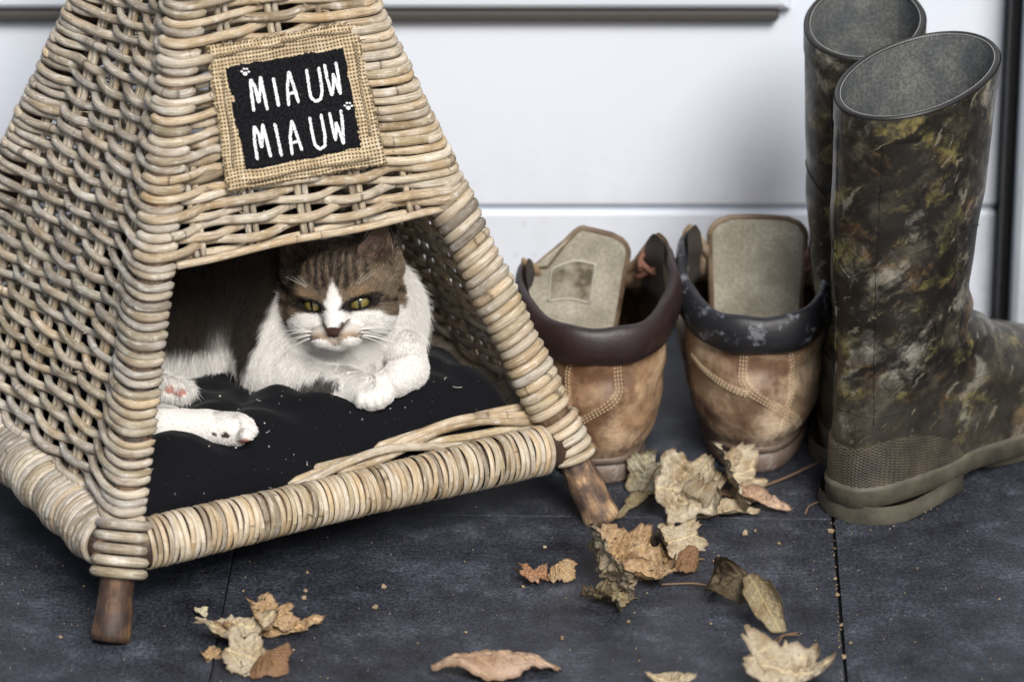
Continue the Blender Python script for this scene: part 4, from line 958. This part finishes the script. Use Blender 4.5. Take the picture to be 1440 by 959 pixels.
    m = M(); loft(m, B, [(.02, 9.6, 25.0, 4.6, .4), (.4, 9.5, 25.4, 4.8, .4), (1.5, 9.3, 25.6, 4.9, .4)], 60, lambda x, y, z, p, t: (x if x < 5 else 5 + (x - 5) * foot, y, z)); obj('tread', m, M_SOLER, T)
    return T
rubber_boot('rubber_boot', 1227, 706, 47, 'camouflage rubber boot standing nearest on the right, its pale olive heel beside the tile joint', .1, 1, rim_w=.96)
rubber_boot('rubber_boot', 1210, 634, 78, 'camouflage rubber boot half hidden behind the other, next to the tan work boot', 0., -1, tall=1.03, rim_w=.84, rim_a=.74, lat=1.2, foot=.88)

# ------------------------------------------------------------------ leather work boots
def mat_leather():
    t = NT('tan_leather'); p = t.obj(); oi = t.n('ShaderNodeObjectInfo').outputs['Color']; a = t.noise(p, 14, 5, .62); b = t.noise(p, 45, 5, .7); f = t.noise(p, 600, 3, .6)
    z = t.n('ShaderNodeSeparateXYZ', Vector=p).outputs[2]
    c = t.ramp(a, (.36, (.12, .066, .038)), (.47, (.32, .225, .145)), (.60, (.60, .48, .345)))
    grime = t.math('SUBTRACT', t.ramp(b, (.3, 1.), (.7, 0.)), t.math('MULTIPLY', z, 7.)); c = t.mix(t.ramp(grime, (-.0, 0.), (.6, .9)), c, (.075, .038, .024))
    c = t.mix(t.ramp(t.noise(p, 22, 4, .7, w=5.), (.52, 0.), (.66, .8)), c, (.10, .055, .032)); c = t.mix(1., c, oi, 'MULTIPLY')
    wr = t.noise(t.map(p, (1, 1, 2.5)), 40, 4, .6); return t.done(c, t.ramp(b, (.3, .42), (.7, .65)), t.bump(t.math('ADD', wr, t.math('MULTIPLY', f, .3)), .5, .0018), Specular_IOR_Level=.35)
M_LEATH = mat_leather()
def mat_collar(name, base, chip):
    t = NT(name); p = t.obj(); a = t.noise(p, 70, 5, .7); b = t.noise(p, 25, 4, .6)
    c = t.mix(t.ramp(a, (.57, 0.), (.65, chip)), base, (.15, .16, .18)); return t.done(c, t.ramp(b, (.35, .34), (.7, .58)), t.bump(t.noise(p, 90, 4, .6), .35, .0015), Specular_IOR_Level=.5)
M_COLB = mat_collar('dark_brown_collar', (.022, .012, .012), .05); M_COLK = mat_collar('worn_black_collar', (.012, .012, .015), .85)
def mat_felt():
    t = NT('tongue_felt'); p = t.obj(); a = t.noise(p, 25, 5, .65); f = t.noise(p, 500, 3, .7); c = t.ramp(a, (.35, (.27, .25, .19)), (.65, (.48, .45, .36))); c = t.mix(t.ramp(f, (.4, .4), (.6, 0.)), c, (.12, .11, .08)); return t.done(c, .95, t.bump(f, .5, .001))
M_FELT = mat_felt(); M_WELT = mat_paint('brown_sole_rubber', (.115, .060, .040), .5, .5); M_THREAD = mat_plain('cream_thread', (.50, .40, .26), .8)
M_LABEL = mat_plain('worn_label', (.42, .40, .33), .8); M_LACE = mat_plain('brown_lace', (.17, .075, .05), .8); M_INNER = mat_plain('boot_inside', (.045, .036, .03), .9)
def work_boot(px, py, theta, mirror, label, colmat, tone, tongue_tilt, patch):
    o = atz(px, py, 0); B = Boot(o, theta, mirror); T = empty('work_boot', o, label, 'work boot', 'pair of tan leather work boots')
    S = [(1.8, -4.0, 22.2, 5.0, .7), (3.2, -4.9, 22.6, 6.0, .6), (5, -5.4, 22.2, 6.4, .45), (7, -5.4, 20.5, 6.35, .35), (8.5, -5.0, 17.0, 6.0, .25), (10, -4.7, 13.0, 5.9, .15), (11.5, -4.6, 10.8, 5.8, .1), (13, -4.6, 9.6, 5.75, .0), (15.5, -4.7, 8.8, 5.8, 0)]
    Q = interp_secs(S, 60)
    fold_ = lambda p: min(p % (2 * math.pi), 2 * math.pi - p % (2 * math.pi))
    ztop = lambda p: 12.6 + 4.3 * math.exp(-((fold_(p) - 1.15) / (.80 if fold_(p) > 1.15 else .38)) ** 2) * (1 - (.40 * max(0, -math.sin(p)) ** .5 if patch else 0))
    def f(x, y, z, p, t):
        zt_ = ztop(p); 
        if z > 8: z = 8 + (z - 8) * (zt_ - 8) / 7.5
        wr = .10 * math.sin(z * 1.9 + 2 * math.sin(p * 2)) * sstep(z, 4, 8) + .12 * fbm((x * .16, y * .16, z * .3), 1, 3); c_ = 1 + wr / 5
        return 2 + (x - 2) * c_, y * c_, z
    def surf(p, z, lift=.0):
        zz = z
        i = int(np.clip(np.searchsorted(Q[:, 0], zz), 1, len(Q) - 1)); t = (zz - Q[i - 1, 0]) / (Q[i, 0] - Q[i - 1, 0]); r = Q[i - 1] * (1 - t) + Q[i] * t; x, y = outline(p, r[1] - lift, r[2] + lift, r[3] + lift, r[4]); x, y, z2 = f(x, y, z, p, 0); return B.w(x, y, z2)
    # upper: closed low down, open over the instep higher up
    ph = np.linspace(0, 2 * math.pi, 97)[:-1]; m = M(); V = np.array([[surf(p, q[0]) for p in ph] for q in Q]); nr, nc = V.shape[:2]; F = []
    for i in range(nr - 1):
        for j in range(nc):
            a = min(ph[j], 2 * math.pi - ph[j])
            if Q[i, 0] > 9.5 and a < .42 + .08 * (Q[i, 0] - 9.5): continue
            q = (i * nc + j, i * nc + (j + 1) % nc, (i + 1) * nc + (j + 1) % nc, (i + 1) * nc + j); F.append(q if mirror > 0 else q[::-1])
    m.add(V.reshape(-1, 3), F); upper = obj('upper', m, M_LEATH, T, color=tone)
    m = M(); ph2 = np.linspace(.95, 2 * math.pi - .95, 70); V = np.array([[surf(p, q[0], -.45) for p in ph2] for q in Q[24:]]); V = V if mirror < 0 else V[:, ::-1]; grid_mesh(m, V); obj('lining', m, M_INNER, T)
    ins = np.array([[B.w(-4 + 24 * u, (v - .5) * 8 * (1 - .3 * abs(2 * u - 1)), 4.0) for v in np.linspace(0, 1, 5)] for u in np.linspace(0, 1, 9)]); m = M(); grid_mesh(m, ins); obj('insole', m, M_INNER, T)
    # padded collar
    cp = np.linspace(1.10, 2 * math.pi - 1.10, 72); P = []; rad = []
    for p in cp:
        e = surf(p, 15.3, .02); P.append(e + np.array([0, 0, -.0080])); a = min(p, 2 * math.pi - p); rad.append((.22 + .55 * sstep(a, 1.0, 2.0) + .03 * math.sin(p * 9)) * cm)
    rad = np.array(rad); m = M(); PP = np.array(P); upv = (0, 0, 1.)
    tube(m, PP, rad * .95, 18, up=upv, flat=2.15, lump=.0); n = len(m.v[0]); obj('collar', m, colmat, T)
    # sole with welt groove
    m = M(); loft(m, B, [(.02, -4.0, 22.4, 4.9, .7), (.3, -4.2, 22.7, 5.15, .7), (1.45, -4.25, 22.8, 5.2, .7), (1.6, -4.0, 22.5, 5.0, .7), (1.7, -4.0, 22.5, 5.0, .7), (1.8, -4.35, 22.9, 5.3, .7), (2.2, -4.38, 22.9, 5.3, .7), (2.45, -4.1, 22.6, 5.1, .7), (2.5, -3.5, 22.0, 4.6, .7)], 84); obj('sole', m, M_WELT, T)
    # stitched seams: three rows of thread each
    def seam(path, nrow=3, gap=.22):
        m = M(); pts = path; band = []
        for r_ in range(nrow):
            off_ = (r_ - (nrow - 1) / 2) * gap; Q2 = [surf(p + off_ * dp, z + off_ * dz_, .05) for p, z, dp, dz_ in pts]; Q2 = np.array(Q2); Ls = np.concatenate([[0], np.cumsum(np.linalg.norm(np.diff(Q2, axis=0), axis=1))]); s_ = 0
            while s_ + .0022 < Ls[-1]:
                a = np.array([np.interp(s_, Ls, Q2[:, c]) for c in range(3)]); b = np.array([np.interp(s_ + .0021, Ls, Q2[:, c]) for c in range(3)]); tube(m, [a, b], .00048, 4); s_ += .0031
        obj('seam_stitching', m, M_THREAD, T, kind='stuff')
        sd2 = (nrow / 2 + .25) * gap; V = np.array([[surf(p + o_ * dp, z + o_ * dz_, .03 if abs(o_) < sd2 else -.02) for o_ in (-sd2 * 1.1, -sd2 * .95, 0, sd2 * .95, sd2 * 1.1)] for p, z, dp, dz_ in pts]); m = M(); grid_mesh(m, V); obj('seam_strip', m, M_LEATH, T, color=tuple(min(1.6, c * 1.25) for c in tone))
    def mk(fn, n=34): 
        L = [fn(u) for u in np.linspace(0, 1, n)]; out = []
        for i, (p, z) in enumerate(L):
            a, b = L[max(0, i - 1)], L[min(n - 1, i + 1)]; dp, dz_ = (b[0] - a[0]) * 5.5, b[1] - a[1]; q = math.hypot(dp, dz_) + 1e-9; out.append((p, z, dz_ / q / 5.5, -dp / q))
        return out
    seam(mk(lambda u: (math.pi - .12 + .75 * sstep(u, .45, 1.), 13.2 - 10.0 * u))); seam(mk(lambda u: (math.pi + .42 + .10 * math.sin(u * 4), 13.2 - 9.5 * u)), 2)
    seam(mk(lambda u: (math.pi + .62 - 1.0 - .62 - .9 * u * -1 * -1 + .95, 7.2 + 1.4 * u)), 3, .18) if patch == 0 else seam(mk(lambda u: (math.pi + .45 + .5 * u, 4.6 - 1.8 * u)), 3, .18)
    # side flaps carrying the eyelets
    for sd_ in (-1, 1):
        m = M(); nu_, nv_ = 12, 10; V = np.zeros((nu_, nv_, 3)); W2 = V.copy()
        for i in range(nu_):
            for j in range(nv_):
                u, v = i / (nu_ - 1), j / (nv_ - 1); p = sd_ * (1.0 - .62 * u); z = 10.5 + (4.4 + .8 * math.sin(u * math.pi)) * v * (1 - .0 * u); V[i, j] = surf(p, min(z, 15.0), .18); W2[i, j] = surf(p, min(z, 15.0), -.2)
        grid_mesh(m, V if sd_ * mirror > 0 else V[:, ::-1]); grid_mesh(m, W2 if sd_ * mirror < 0 else W2[:, ::-1])
        rim_ = [V[i, -1] for i in range(nu_)]; tube(m, [v_ * .5 + w_ * .5 for v_, w_ in zip(V[:, -1], W2[:, -1])], .0040, 8); fl = obj('lace_flap', m, M_LEATH, T, color=tuple(c * .8 for c in tone))
        for k in range(3):
            c = surf(sd_ * (.46 + .03 * k), 12 + 1.2 * k, .35); m = M(); tube(m, [c + np.array([math.cos(a) * .0028, 0, math.sin(a) * .0028]) for a in np.linspace(0, 6.3, 13)], .0010, 6, up=(0, 1, 0), cap=False); obj('eyelet', m, M_GAP, T)
    # tongue
    m = M(); n1_, n2_ = 30, 36; V = np.zeros((n1_, n2_, 3)); Vb_ = V.copy(); TT = tongue_tilt
    Wt, Ht = 3.8, 8.4
    for i in range(n1_):
        for j in range(n2_):
            u, v = i / (n1_ - 1) * 2 - 1, j / (n2_ - 1); h = (Ht - (3.4 * max(0, -u) ** 1.3 if patch else 0)) * v; rr = 1.5; wl = Wt * (1 - .10 * (1 - v)); k = max(0, (Ht * v - (Ht - rr)) / rr); wl2 = wl - rr * (1 - math.sqrt(max(0, 1 - k * k))) if k > 0 else wl
            y = u * wl2; x = 6.6 + .6 * v * TT[1] - .14 * y * y * .35 + .5 * math.sin(v * 3) + .25 * fbm((y * .2, h * .2, TT[0]), 1, 2); zt2 = 8.2 + h
            y2 = y + TT[0] * (h * .12 - 1.4); zt2 += -TT[0] * y * .22
            V[i, j] = B.w(x - .22, y2, zt2); Vb_[i, j] = B.w(x + .22, y2, zt2)
    grid_mesh(m, V if mirror < 0 else V[:, ::-1]); obj('tongue', m, M_FELT, T); tong = V
    m = M(); grid_mesh(m, Vb_ if mirror > 0 else Vb_[:, ::-1]); ed = [V[0, j] * .5 + Vb_[0, j] * .5 for j in range(n2_)] + [V[i, -1] * .5 + Vb_[i, -1] * .5 for i in range(1, n1_)] + [V[-1, j] * .5 + Vb_[-1, j] * .5 for j in range(n2_ - 2, -1, -1)]
    tube(m, ed, .0025, 8, up=(0, 1, .2)); obj('tongue_back', m, M_LEATH, T, color=(.38, .36, .34))
    if patch:
        m = M(); V = np.array([[tong[i, j] - (Vb_[i, j] - tong[i, j]) * .18 for j in range(11, 25)] for i in range(7, 21)]); grid_mesh(m, V if mirror < 0 else V[:, ::-1]); obj('woven_label', m, mat_label(), T)
        fr = [V[0, j] for j in range(14)] + [V[i, -1] for i in range(14)] + [V[-1, j] for j in range(13, -1, -1)] + [V[i, 0] for i in range(13, -1, -1)]; m = M(); tube(m, fr, .0009, 5, up=(0, 1, 0)); obj('label_edge', m, M_LABEL, T)
    # lace
    m = M(); P = []
    for k in range(60):
        u = k / 59; P.append(B.w(6.2 + 1.0 * math.sin(u * 17), (4.6 + .8 * math.sin(u * 23 + 1)) * (1 if patch else -1), 12.9 + 1.4 * u + .6 * math.sin(u * 29)))
    tube(m, smooth_path(P), .0021, 8, lump=.08); obj('lace', m, M_LACE, T)
    return T
def mat_label():
    t = NT('faded_tongue_label'); p = t.obj(); a = t.noise(p, 60, 4, .7); b = t.noise(p, 180, 3, .6)
    return t.done(t.ramp(a, (.38, (.10, .085, .055)), (.5, (.24, .215, .16)), (.66, (.36, .34, .27))), .9, t.bump(b, .4, .001))
work_boot(1057, 634, 86, 1, 'tan leather work boot with a worn black collar and upright square tongue', M_COLK, (1, 1, 1), (0.02, 1), 0)
work_boot(842, 650, 97, -1, 'tan work boot with shiny brown collar and labelled leaning tongue behind the cat house', M_COLB, (.95, .85, .75), (1.1, 1), 1)
# ------------------------------------------------------------------ dead leaves and crumbs
def mat_leaf():
    t = NT('dry_leaf'); uv = t.uv(); p = t.obj(); oi = t.n('ShaderNodeObjectInfo'); col = oi.outputs['Color']
    a = t.noise(p, 45, 5, .65); b = t.noise(p, 170, 4, .7); v = t.n('ShaderNodeAttribute', {'attribute_name': 'tint'}).outputs['Color']
    c = t.mix(t.ramp(a, (.38, .8), (.6, 0.)), col, t.mix(1., col, (.52, .40, .27), 'MULTIPLY')); c = t.mix(t.ramp(b, (.5, 0.), (.68, .55)), c, t.mix(1., col, (.45, .33, .22), 'MULTIPLY'))
    c = t.mix(t.ramp(t.noise(p, 300, 2, .6), (.68, 0.), (.73, .8)), c, (.06, .035, .02))
    vs = t.n('ShaderNodeSeparateColor', Color=v).outputs[0]; c = t.mix(t.math('MULTIPLY', vs, .8), c, t.mix(1., col, (1.35, 1.25, 1.0), 'MULTIPLY'))
    edge = t.n('ShaderNodeSeparateColor', Color=v).outputs[1]; c = t.mix(t.math('MULTIPLY', edge, .7), c, (.10, .055, .03))
    bs = t.done(c, t.ramp(a, (.3, .5), (.7, .8)), t.bump(t.math('ADD', b, t.math('MULTIPLY', vs, .8)), .6, .0012), Specular_IOR_Level=.3)
    tr = t.n('ShaderNodeBsdfTranslucent', Color=c); mx = t.n('ShaderNodeMixShader', i0=.18); t.t.links.new(t.b.outputs[0], mx.inputs[1]); t.t.links.new(tr.outputs[0], mx.inputs[2]); t.t.links.new(mx.outputs[0], t.out.inputs[0]); return bs
M_LEAF = mat_leaf(); M_STEM = mat_plain('leaf_stalk', (.16, .10, .055), .7)
def leaf(px, py, L, Wd, yaw, label, col, curl=(.03, 0.), tilt=(0, 0), creases=4, crumple=.5, lobes=0, ragged=.12, holes=.0, seed=0, stem=None, group='dead leaves on the paving', lift=0., curl_dir=0., name='dead_leaf', wave=0.):
    R = random.Random(seed); nr, nth = 26, 84; rr = np.linspace(0, 1, nr) ** .85; th = np.linspace(0, 2 * np.pi, nth, endpoint=False)
    rad = np.ones(nth)
    for i, t in enumerate(th):
        base = (abs(math.cos(t)) ** 2.4 + abs(math.sin(t)) ** 2.4) ** (-1 / 2.4) if lobes else (1 - .30 * abs(math.sin(2 * t)) ** 2)
        if lobes: base *= 1 - .30 * (.5 + .5 * math.cos(t * lobes + seed)) ** 2
        rad[i] = base * (1 + ragged * fbm((math.cos(t) * 2 + seed, math.sin(t) * 2, seed * .37), 1.6, 4) + ragged * .5 * R.uniform(-1, 1) * (R.random() < .45))
    X = rr[:, None] * (rad * np.cos(th))[None] * L / 2; Y = rr[:, None] * (rad * np.sin(th))[None] * Wd / 2; Z = np.zeros_like(X)
    vein = np.exp(-(Y / .0007) ** 2) * 1.
    for sgn in (1, -1):
        for k in range(5):
            a = math.radians(42 + 6 * R.uniform(-1, 1)) * sgn; x0 = (-.36 + .16 * k) * L; d_ = (X - x0) * -math.sin(a) + Y * math.cos(a); al = (X - x0) * math.cos(a) + Y * math.sin(a); vein = np.maximum(vein, np.exp(-(d_ / .00045) ** 2) * (al > 0) * (Y * sgn > 0) * .8)
    S = max(L, Wd)
    for _ in range(creases):
        a = R.uniform(0, math.pi); c = R.uniform(-.22, .22) * S; am = R.uniform(-.65, .65) * crumple; Z = Z + am * np.abs(X * math.cos(a) + Y * math.sin(a) - c)
    Z = Z + np.array([[fbm((x / S * 3 + seed, y / S * 3, seed), 1.2, 4) for x, y in zip(xr_, yr_)] for xr_, yr_ in zip(X, Y)]) * S * .16 * crumple + vein * .0005
    Z = Z + np.array([[abs(fbm((x / S * 9 + seed, y / S * 9, seed + 3), 1., 2)) + .35 * abs(fbm((x / S * 22 + seed, y / S * 22, seed), 1., 2)) for x, y in zip(xr_, yr_)] for xr_, yr_ in zip(X, Y)]) * S * .16 * crumple
    Z = Z + wave * np.sin(X / S * 11 + seed) * (np.abs(Y) / S)
    cdx, cdy = math.cos(curl_dir), math.sin(curl_dir); U_ = X * cdx + Y * cdy; W_ = -X * cdy + Y * cdx
    if curl[0]:
        r0 = curl[0]; a = U_ / r0; Rn = abs(r0) * (1 + .05 * np.abs(a)); U2 = (r0 + 0) * np.sin(a); Z = Z * np.cos(a) + r0 * (1 - np.cos(a)); U_ = U2 - Z * 0 * np.sin(a)
    if len(curl) > 1 and curl[1]: a = W_ / curl[1]; Z = Z + curl[1] * (1 - np.cos(a)); W_ = curl[1] * np.sin(a)
    X2 = U_ * cdx - W_ * cdy; Y2 = U_ * cdy + W_ * cdx; P = np.stack([X2, Y2, Z], -1)
    tx, ty = tilt
    Rx = np.array([[1, 0, 0], [0, math.cos(tx), -math.sin(tx)], [0, math.sin(tx), math.cos(tx)]]); Ry = np.array([[math.cos(ty), 0, math.sin(ty)], [0, 1, 0], [-math.sin(ty), 0, math.cos(ty)]]); Rz = np.array([[math.cos(yaw), -math.sin(yaw), 0], [math.sin(yaw), math.cos(yaw), 0], [0, 0, 1]])
    P = P @ (Rz @ Ry @ Rx).T; o = atz(px, py, 0); zmin = np.percentile(P[..., 2], 1.5); P[..., 2] -= zmin; P[..., 2] = np.maximum(P[..., 2], .0006); h = P[..., 2].mean()
    o = atz(px, py, h * .9 + lift); P = P + np.array([o[0], o[1], .0004 + lift])
    T = empty(name, (o[0], o[1], 0), label, 'leaf', group)
    gx = np.gradient(P, axis=0); gy = np.roll(P, -1, 1) - np.roll(P, 1, 1); N = unit(np.cross(gx, gy)); Q = P - N * .00022; n = nr * nth
    hole = np.array([[fbm((x / S * 6 + seed * 3, y / S * 6, 4), 1.5, 3) for x, y in zip(a_, b_)] for a_, b_ in zip(X, Y)]) if holes else None
    F = []
    for i in range(nr - 1):
        for j in range(nth):
            if hole is not None and hole[i, j] > .62 - holes: continue
            j2 = (j + 1) % nth; q = (i * nth + j, i * nth + j2, (i + 1) * nth + j2, (i + 1) * nth + j); F.append(q[::-1]); F.append(tuple(n + k for k in q))
    F += [((nr - 1) * nth + j, (nr - 1) * nth + (j + 1) % nth, n + (nr - 1) * nth + (j + 1) % nth, n + (nr - 1) * nth + j) for j in range(nth)]
    ed = np.broadcast_to(sstep(rr, .86, 1.)[:, None], X.shape) * .8; colr = np.stack([vein, ed, ed * 0], -1).reshape(-1, 3)
    m = M(); m.add(np.concatenate([P.reshape(-1, 3), Q.reshape(-1, 3)]), F, None, np.concatenate([colr, colr])); obj('blade', m, M_LEAF, T, color=col)
    if stem is not None:
        s0 = P[-1, nth // 2]; pts = [s0] + [atz(a, b, z) for a, b, z in stem]; pts = np.array(pts); fine = np.array([[np.interp(t, np.arange(len(pts)), pts[:, c]) for c in range(3)] for t in np.linspace(0, len(pts) - 1, 24)]); m = M(); tube(m, smooth_path(fine, 6), .0008, 6); obj('stalk', m, M_STEM, T)
    return T
PALE = (.56, .50, .38); TAN = (.50, .37, .23); BRN = (.27, .165, .095); GRY = (.30, .26, .17); DRK = (.13, .105, .07); PINK = (.52, .38, .28)
G1 = 'crumpled leaves at the lower left'; G2 = 'crumpled leaves in the middle of the paving'; G3 = 'pale leaves by the boots'
# lower left heap
leaf(332, 878, .060, .028, .3, 'pale leaf rolled into a strip on top of the lower left heap', PALE, (.009, 0), (.3, 0), 4, .6, 0, .2, seed=1, curl_dir=1.57, group=G1, lift=.006)
leaf(372, 862, .046, .034, .5, 'torn cream leaf at the back of the lower left heap', TAN, (.02, 0), (.7, .2), 5, .8, 5, .25, .06, seed=2, group=G1, lift=.004)
leaf(402, 884, .060, .020, .28, 'narrow tan leaf pointing right from the lower left heap', TAN, (.009, 0), (.2, -.15), 3, .5, 0, .2, seed=3, curl_dir=1.57, group=G1, stem=None)
leaf(344, 920, .036, .046, .1, 'flat pale leaf at the front of the lower left heap', PALE, (.05, 0), (.45, .1), 4, .5, 5, .15, .04, seed=4, group=G1)
leaf(380, 932, .034, .038, -.8, 'cupped brown leaf at the front of the lower left heap', BRN, (-.014, 0), (.4, .2), 2, .3, 0, .1, seed=5, group=G1)
leaf(322, 893, .040, .030, 1.3, 'shredded tan leaf in the middle of the lower left heap', TAN, (.012, 0), (.2, .5), 6, .9, 5, .3, .1, seed=6, group=G1)
leaf(283, 862, .014, .012, 1.2, 'tiny white scrap left of the lower left heap', (.6, .6, .5), (.008, 0), (.6, 0), 2, .4, 0, .2, seed=7, group=G1)
leaf(296, 921, .018, .014, .4, 'small brown scraps left of the heap at the bottom', TAN, (.008, 0), (.3, 0), 4, .7, 5, .2, seed=8, group=G1)
# bottom centre
leaf(697, 927, .098, .050, .12, 'pinkish rolled leaf lying alone at the bottom edge, centre', PINK, (-.019, -.11), (-.15, .05), 3, .22, 0, .10, seed=9, curl_dir=1.57)
# middle heap
leaf(838, 804, .056, .060, 1.2, 'large pale crumpled leaf at the front of the middle heap', PALE, (.028, 0), (.75, .35), 7, 1.0, 5, .22, .05, seed=11, group=G2)
leaf(876, 778, .064, .052, .4, 'orange tan crinkled leaf at the back of the middle heap', TAN, (.025, 0), (.7, 0), 7, 1.0, 5, .2, .03, seed=12, group=G2, lift=.006)
leaf(944, 758, .056, .030, .75, 'cream leaf standing up on the right of the middle heap', PALE, (.02, 0), (.9, .1), 4, .55, 5, .2, seed=13, group=G2, lift=.010)
leaf(900, 804, .054, .026, -.25, 'long folded tan leaf across the middle heap', TAN, (.008, 0), (.3, -.1), 3, .5, 0, .15, seed=14, curl_dir=1.57, group=G2, lift=.010)
leaf(925, 768, .026, .022, .9, 'dark grey scrap behind the middle heap', (.10, .085, .075), (.01, 0), (.7, 0), 5, .8, 5, .3, seed=15, group=G2)
leaf(966, 790, .032, .026, -.3, 'dark cupped leaf at the right end of the middle heap', BRN, (-.009, 0), (.4, .3), 3, .5, 0, .15, seed=16, group=G2, stem=[(985, 786, .004), (990, 787, .002)])
leaf(914, 792, .044, .036, .1, 'brown wrinkled leaf in the centre of the middle heap', TAN, (.014, 0), (.5, .3), 7, .9, 5, .25, .05, seed=17, group=G2)
leaf(862, 838, .040, .034, .9, 'tattered dark edged leaf under the front of the middle heap', GRY, (.015, 0), (.4, .4), 6, .9, 5, .3, .12, seed=18, group=G2)
leaf(750, 808, .034, .022, .5, 'small reddish brown leaf left of the middle heap', (.42, .25, .16), (.02, 0), (.2, .1), 4, .6, 5, .3, seed=19)
leaf(789, 803, .032, .024, -.8, 'small golden curled leaf beside the middle heap', TAN, (-.010, 0), (.4, .2), 3, .5, 0, .2, seed=20)
# right hand curled leaf
leaf(1022, 826, .078, .036, -.50, 'dark side of the leaf twisted over, right of the middle heap', DRK, (-.018, .012), (.8, .1), 3, .5, 0, .12, seed=21, wave=.03, stem=[(975, 820, .003), (930, 822, .002)])
leaf(1074, 848, .060, .038, -1.05, 'olive brown curled leaf with a clear midrib, right of the middle heap', (.36, .31, .20), (-.05, .011), (.5, .55), 1, .2, 0, .05, seed=22)
leaf(1103, 938, .078, .050, .1, 'pale cupped leaf with a bent stalk at the bottom right', PALE, (.045, .03), (.25, .0), 4, .45, 5, .16, seed=23, stem=[(1095, 905, .012), (1100, 893, .010), (1122, 890, .004)])
leaf(944, 957, .040, .022, -.1, 'pale leaf cut off by the bottom edge', PALE, (.03, 0), (.2, 0), 3, .3, 0, .1, seed=24)
# by the boots
leaf(962, 688, .066, .060, .1, 'broad cream leaf folded in front of the work boots', PALE, (.026, 0), (.95, 0), 5, .75, 5, .12, .02, seed=31, group=G3)
leaf(1022, 672, .060, .062, 1.0, 'pale leaf leaning on the heel of the work boot', PALE, (.04, 0), (1.0, .2), 5, .7, 5, .12, seed=32, group=G3)
leaf(1058, 700, .070, .022, -.55, 'narrow pinkish rolled leaf at the right of the pale leaves', PINK, (.008, 0), (.3, 0), 3, .4, 0, .12, seed=33, curl_dir=1.57, group=G3, lift=.004)
leaf(1025, 720, .048, .024, .18, 'rolled cream leaf lying lowest among the pale leaves', PALE, (.0085, 0), (.2, 0), 2, .3, 0, .12, seed=34, curl_dir=1.57, group=G3)
leaf(990, 700, .046, .030, 1.2, 'cream leaf with folded tip between the pale leaves', PALE, (.013, 0), (.5, .3), 5, .6, 5, .15, seed=35, group=G3, lift=.004)
leaf(907, 668, .044, .030, 1.45, 'upright grey green leaf leaning toward the left work boot', (.42, .41, .32), (.02, 0), (.25, -1.1), 4, .5, 5, .2, seed=36, group=G3)
leaf(895, 706, .056, .014, .9, 'thin twisted leaf strip beside the cat house leg', GRY, (.006, 0), (.3, -.2), 4, .5, 0, .2, seed=37, curl_dir=1.57, group=G3)
# stalks and single crumbs
def stalk(pts, r, label):
    P = np.array([atz(*p) for p in pts]); fine = np.array([[np.interp(t, np.arange(len(P)), P[:, c]) for c in range(3)] for t in np.linspace(0, len(P) - 1, 30)]); m = M(); tube(m, smooth_path(fine, 6), list(np.linspace(r, r * .5, 30)), 6); obj('stalk_piece', m, M_STEM, label=label, cat='stalk', group='loose stalks')
stalk([(1068, 686, .002), (1105, 672, .004), (1156, 648, .008)], .0011, 'long pale stalk pointing toward the rubber boots')
stalk([(905, 690, .010), (925, 655, .022), (960, 648, .016), (985, 668, .006)], .0009, 'arched brown stalk behind the pale leaves')
stalk([(1085, 905, .002), (1100, 893, .010), (1125, 893, .003)], .0009, 'thin dark bent stalk above the bottom right leaf')
stalk([(1132, 723, .001), (1137, 712, .004), (1150, 706, .003)], .0008, 'short dark curved stalk at the heel of the rubber boot')
stalk([(808, 694, .001), (817, 688, .004), (824, 700, .002)], .0010, 'rusty curled scrap at the foot of the cat house leg')
m = M()
spots = [(528, 855, 6), (540, 826, 5), (1047, 751, 6), (1062, 748, 3), (1004, 790, 3), (790, 899, 4), (766, 770, 3), (1052, 881, 3), (1000, 878, 2), (884, 875, 3), (1096, 765, 3), (1178, 838, 4), (1168, 748, 5), (1175, 815, 3), (1183, 880, 3), (1186, 925, 4), (1196, 905, 3), (430, 832, 4), (428, 842, 4), (432, 806, 3), (421, 880, 2), (413, 915, 2), (1405, 843, 2), (1290, 800, 2), (342, 832, 2), (735, 826, 3), (300, 912, 5), (292, 930, 4), (118, 825, 2), (85, 897, 3), (850, 750, 2), (655, 890, 2), (587, 905, 2)]
for _ in range(240): spots.append((rng.uniform(0, 1440), rng.uniform(690, 959), rng.uniform(.5, 1.3)))
for _ in range(34):
    t_ = rng.random(); spots.append((1170 + 13.5 * t_ + rng.normal(0, 1.2), 730 + 229 * t_, rng.uniform(.5, 1.5)))
for px, py, s in spots:
    c = atz(px, py, 0); s = s / 1714 * .8; a = rng.uniform(0, 6.28); k = 5; ring = [c + np.array([math.cos(a + i * 1.2566) * s * rng.uniform(.6, 1.4), math.sin(a + i * 1.2566) * s * rng.uniform(.5, 1.6), .0004 + s * rng.uniform(0, .9)]) for i in range(k)]
    topc = c + np.array([0, 0, s * rng.uniform(.5, 1.2) + .0006]); bot = [r * [1, 1, 0] + [0, 0, .0002] for r in ring]
    m.add(ring + [topc] + bot, [(i, (i + 1) % k, k) for i in range(k)] + [(i, k + 1 + i, k + 1 + (i + 1) % k, (i + 1) % k) for i in range(k)], None, np.zeros((2 * k + 1, 3)))
obj('leaf_litter', m, M_LEAF, color=(.45, .36, .24), smooth=False, label='crumbs of dry leaf scattered on the dark paving and in its joints', cat='litter', kind='stuff')
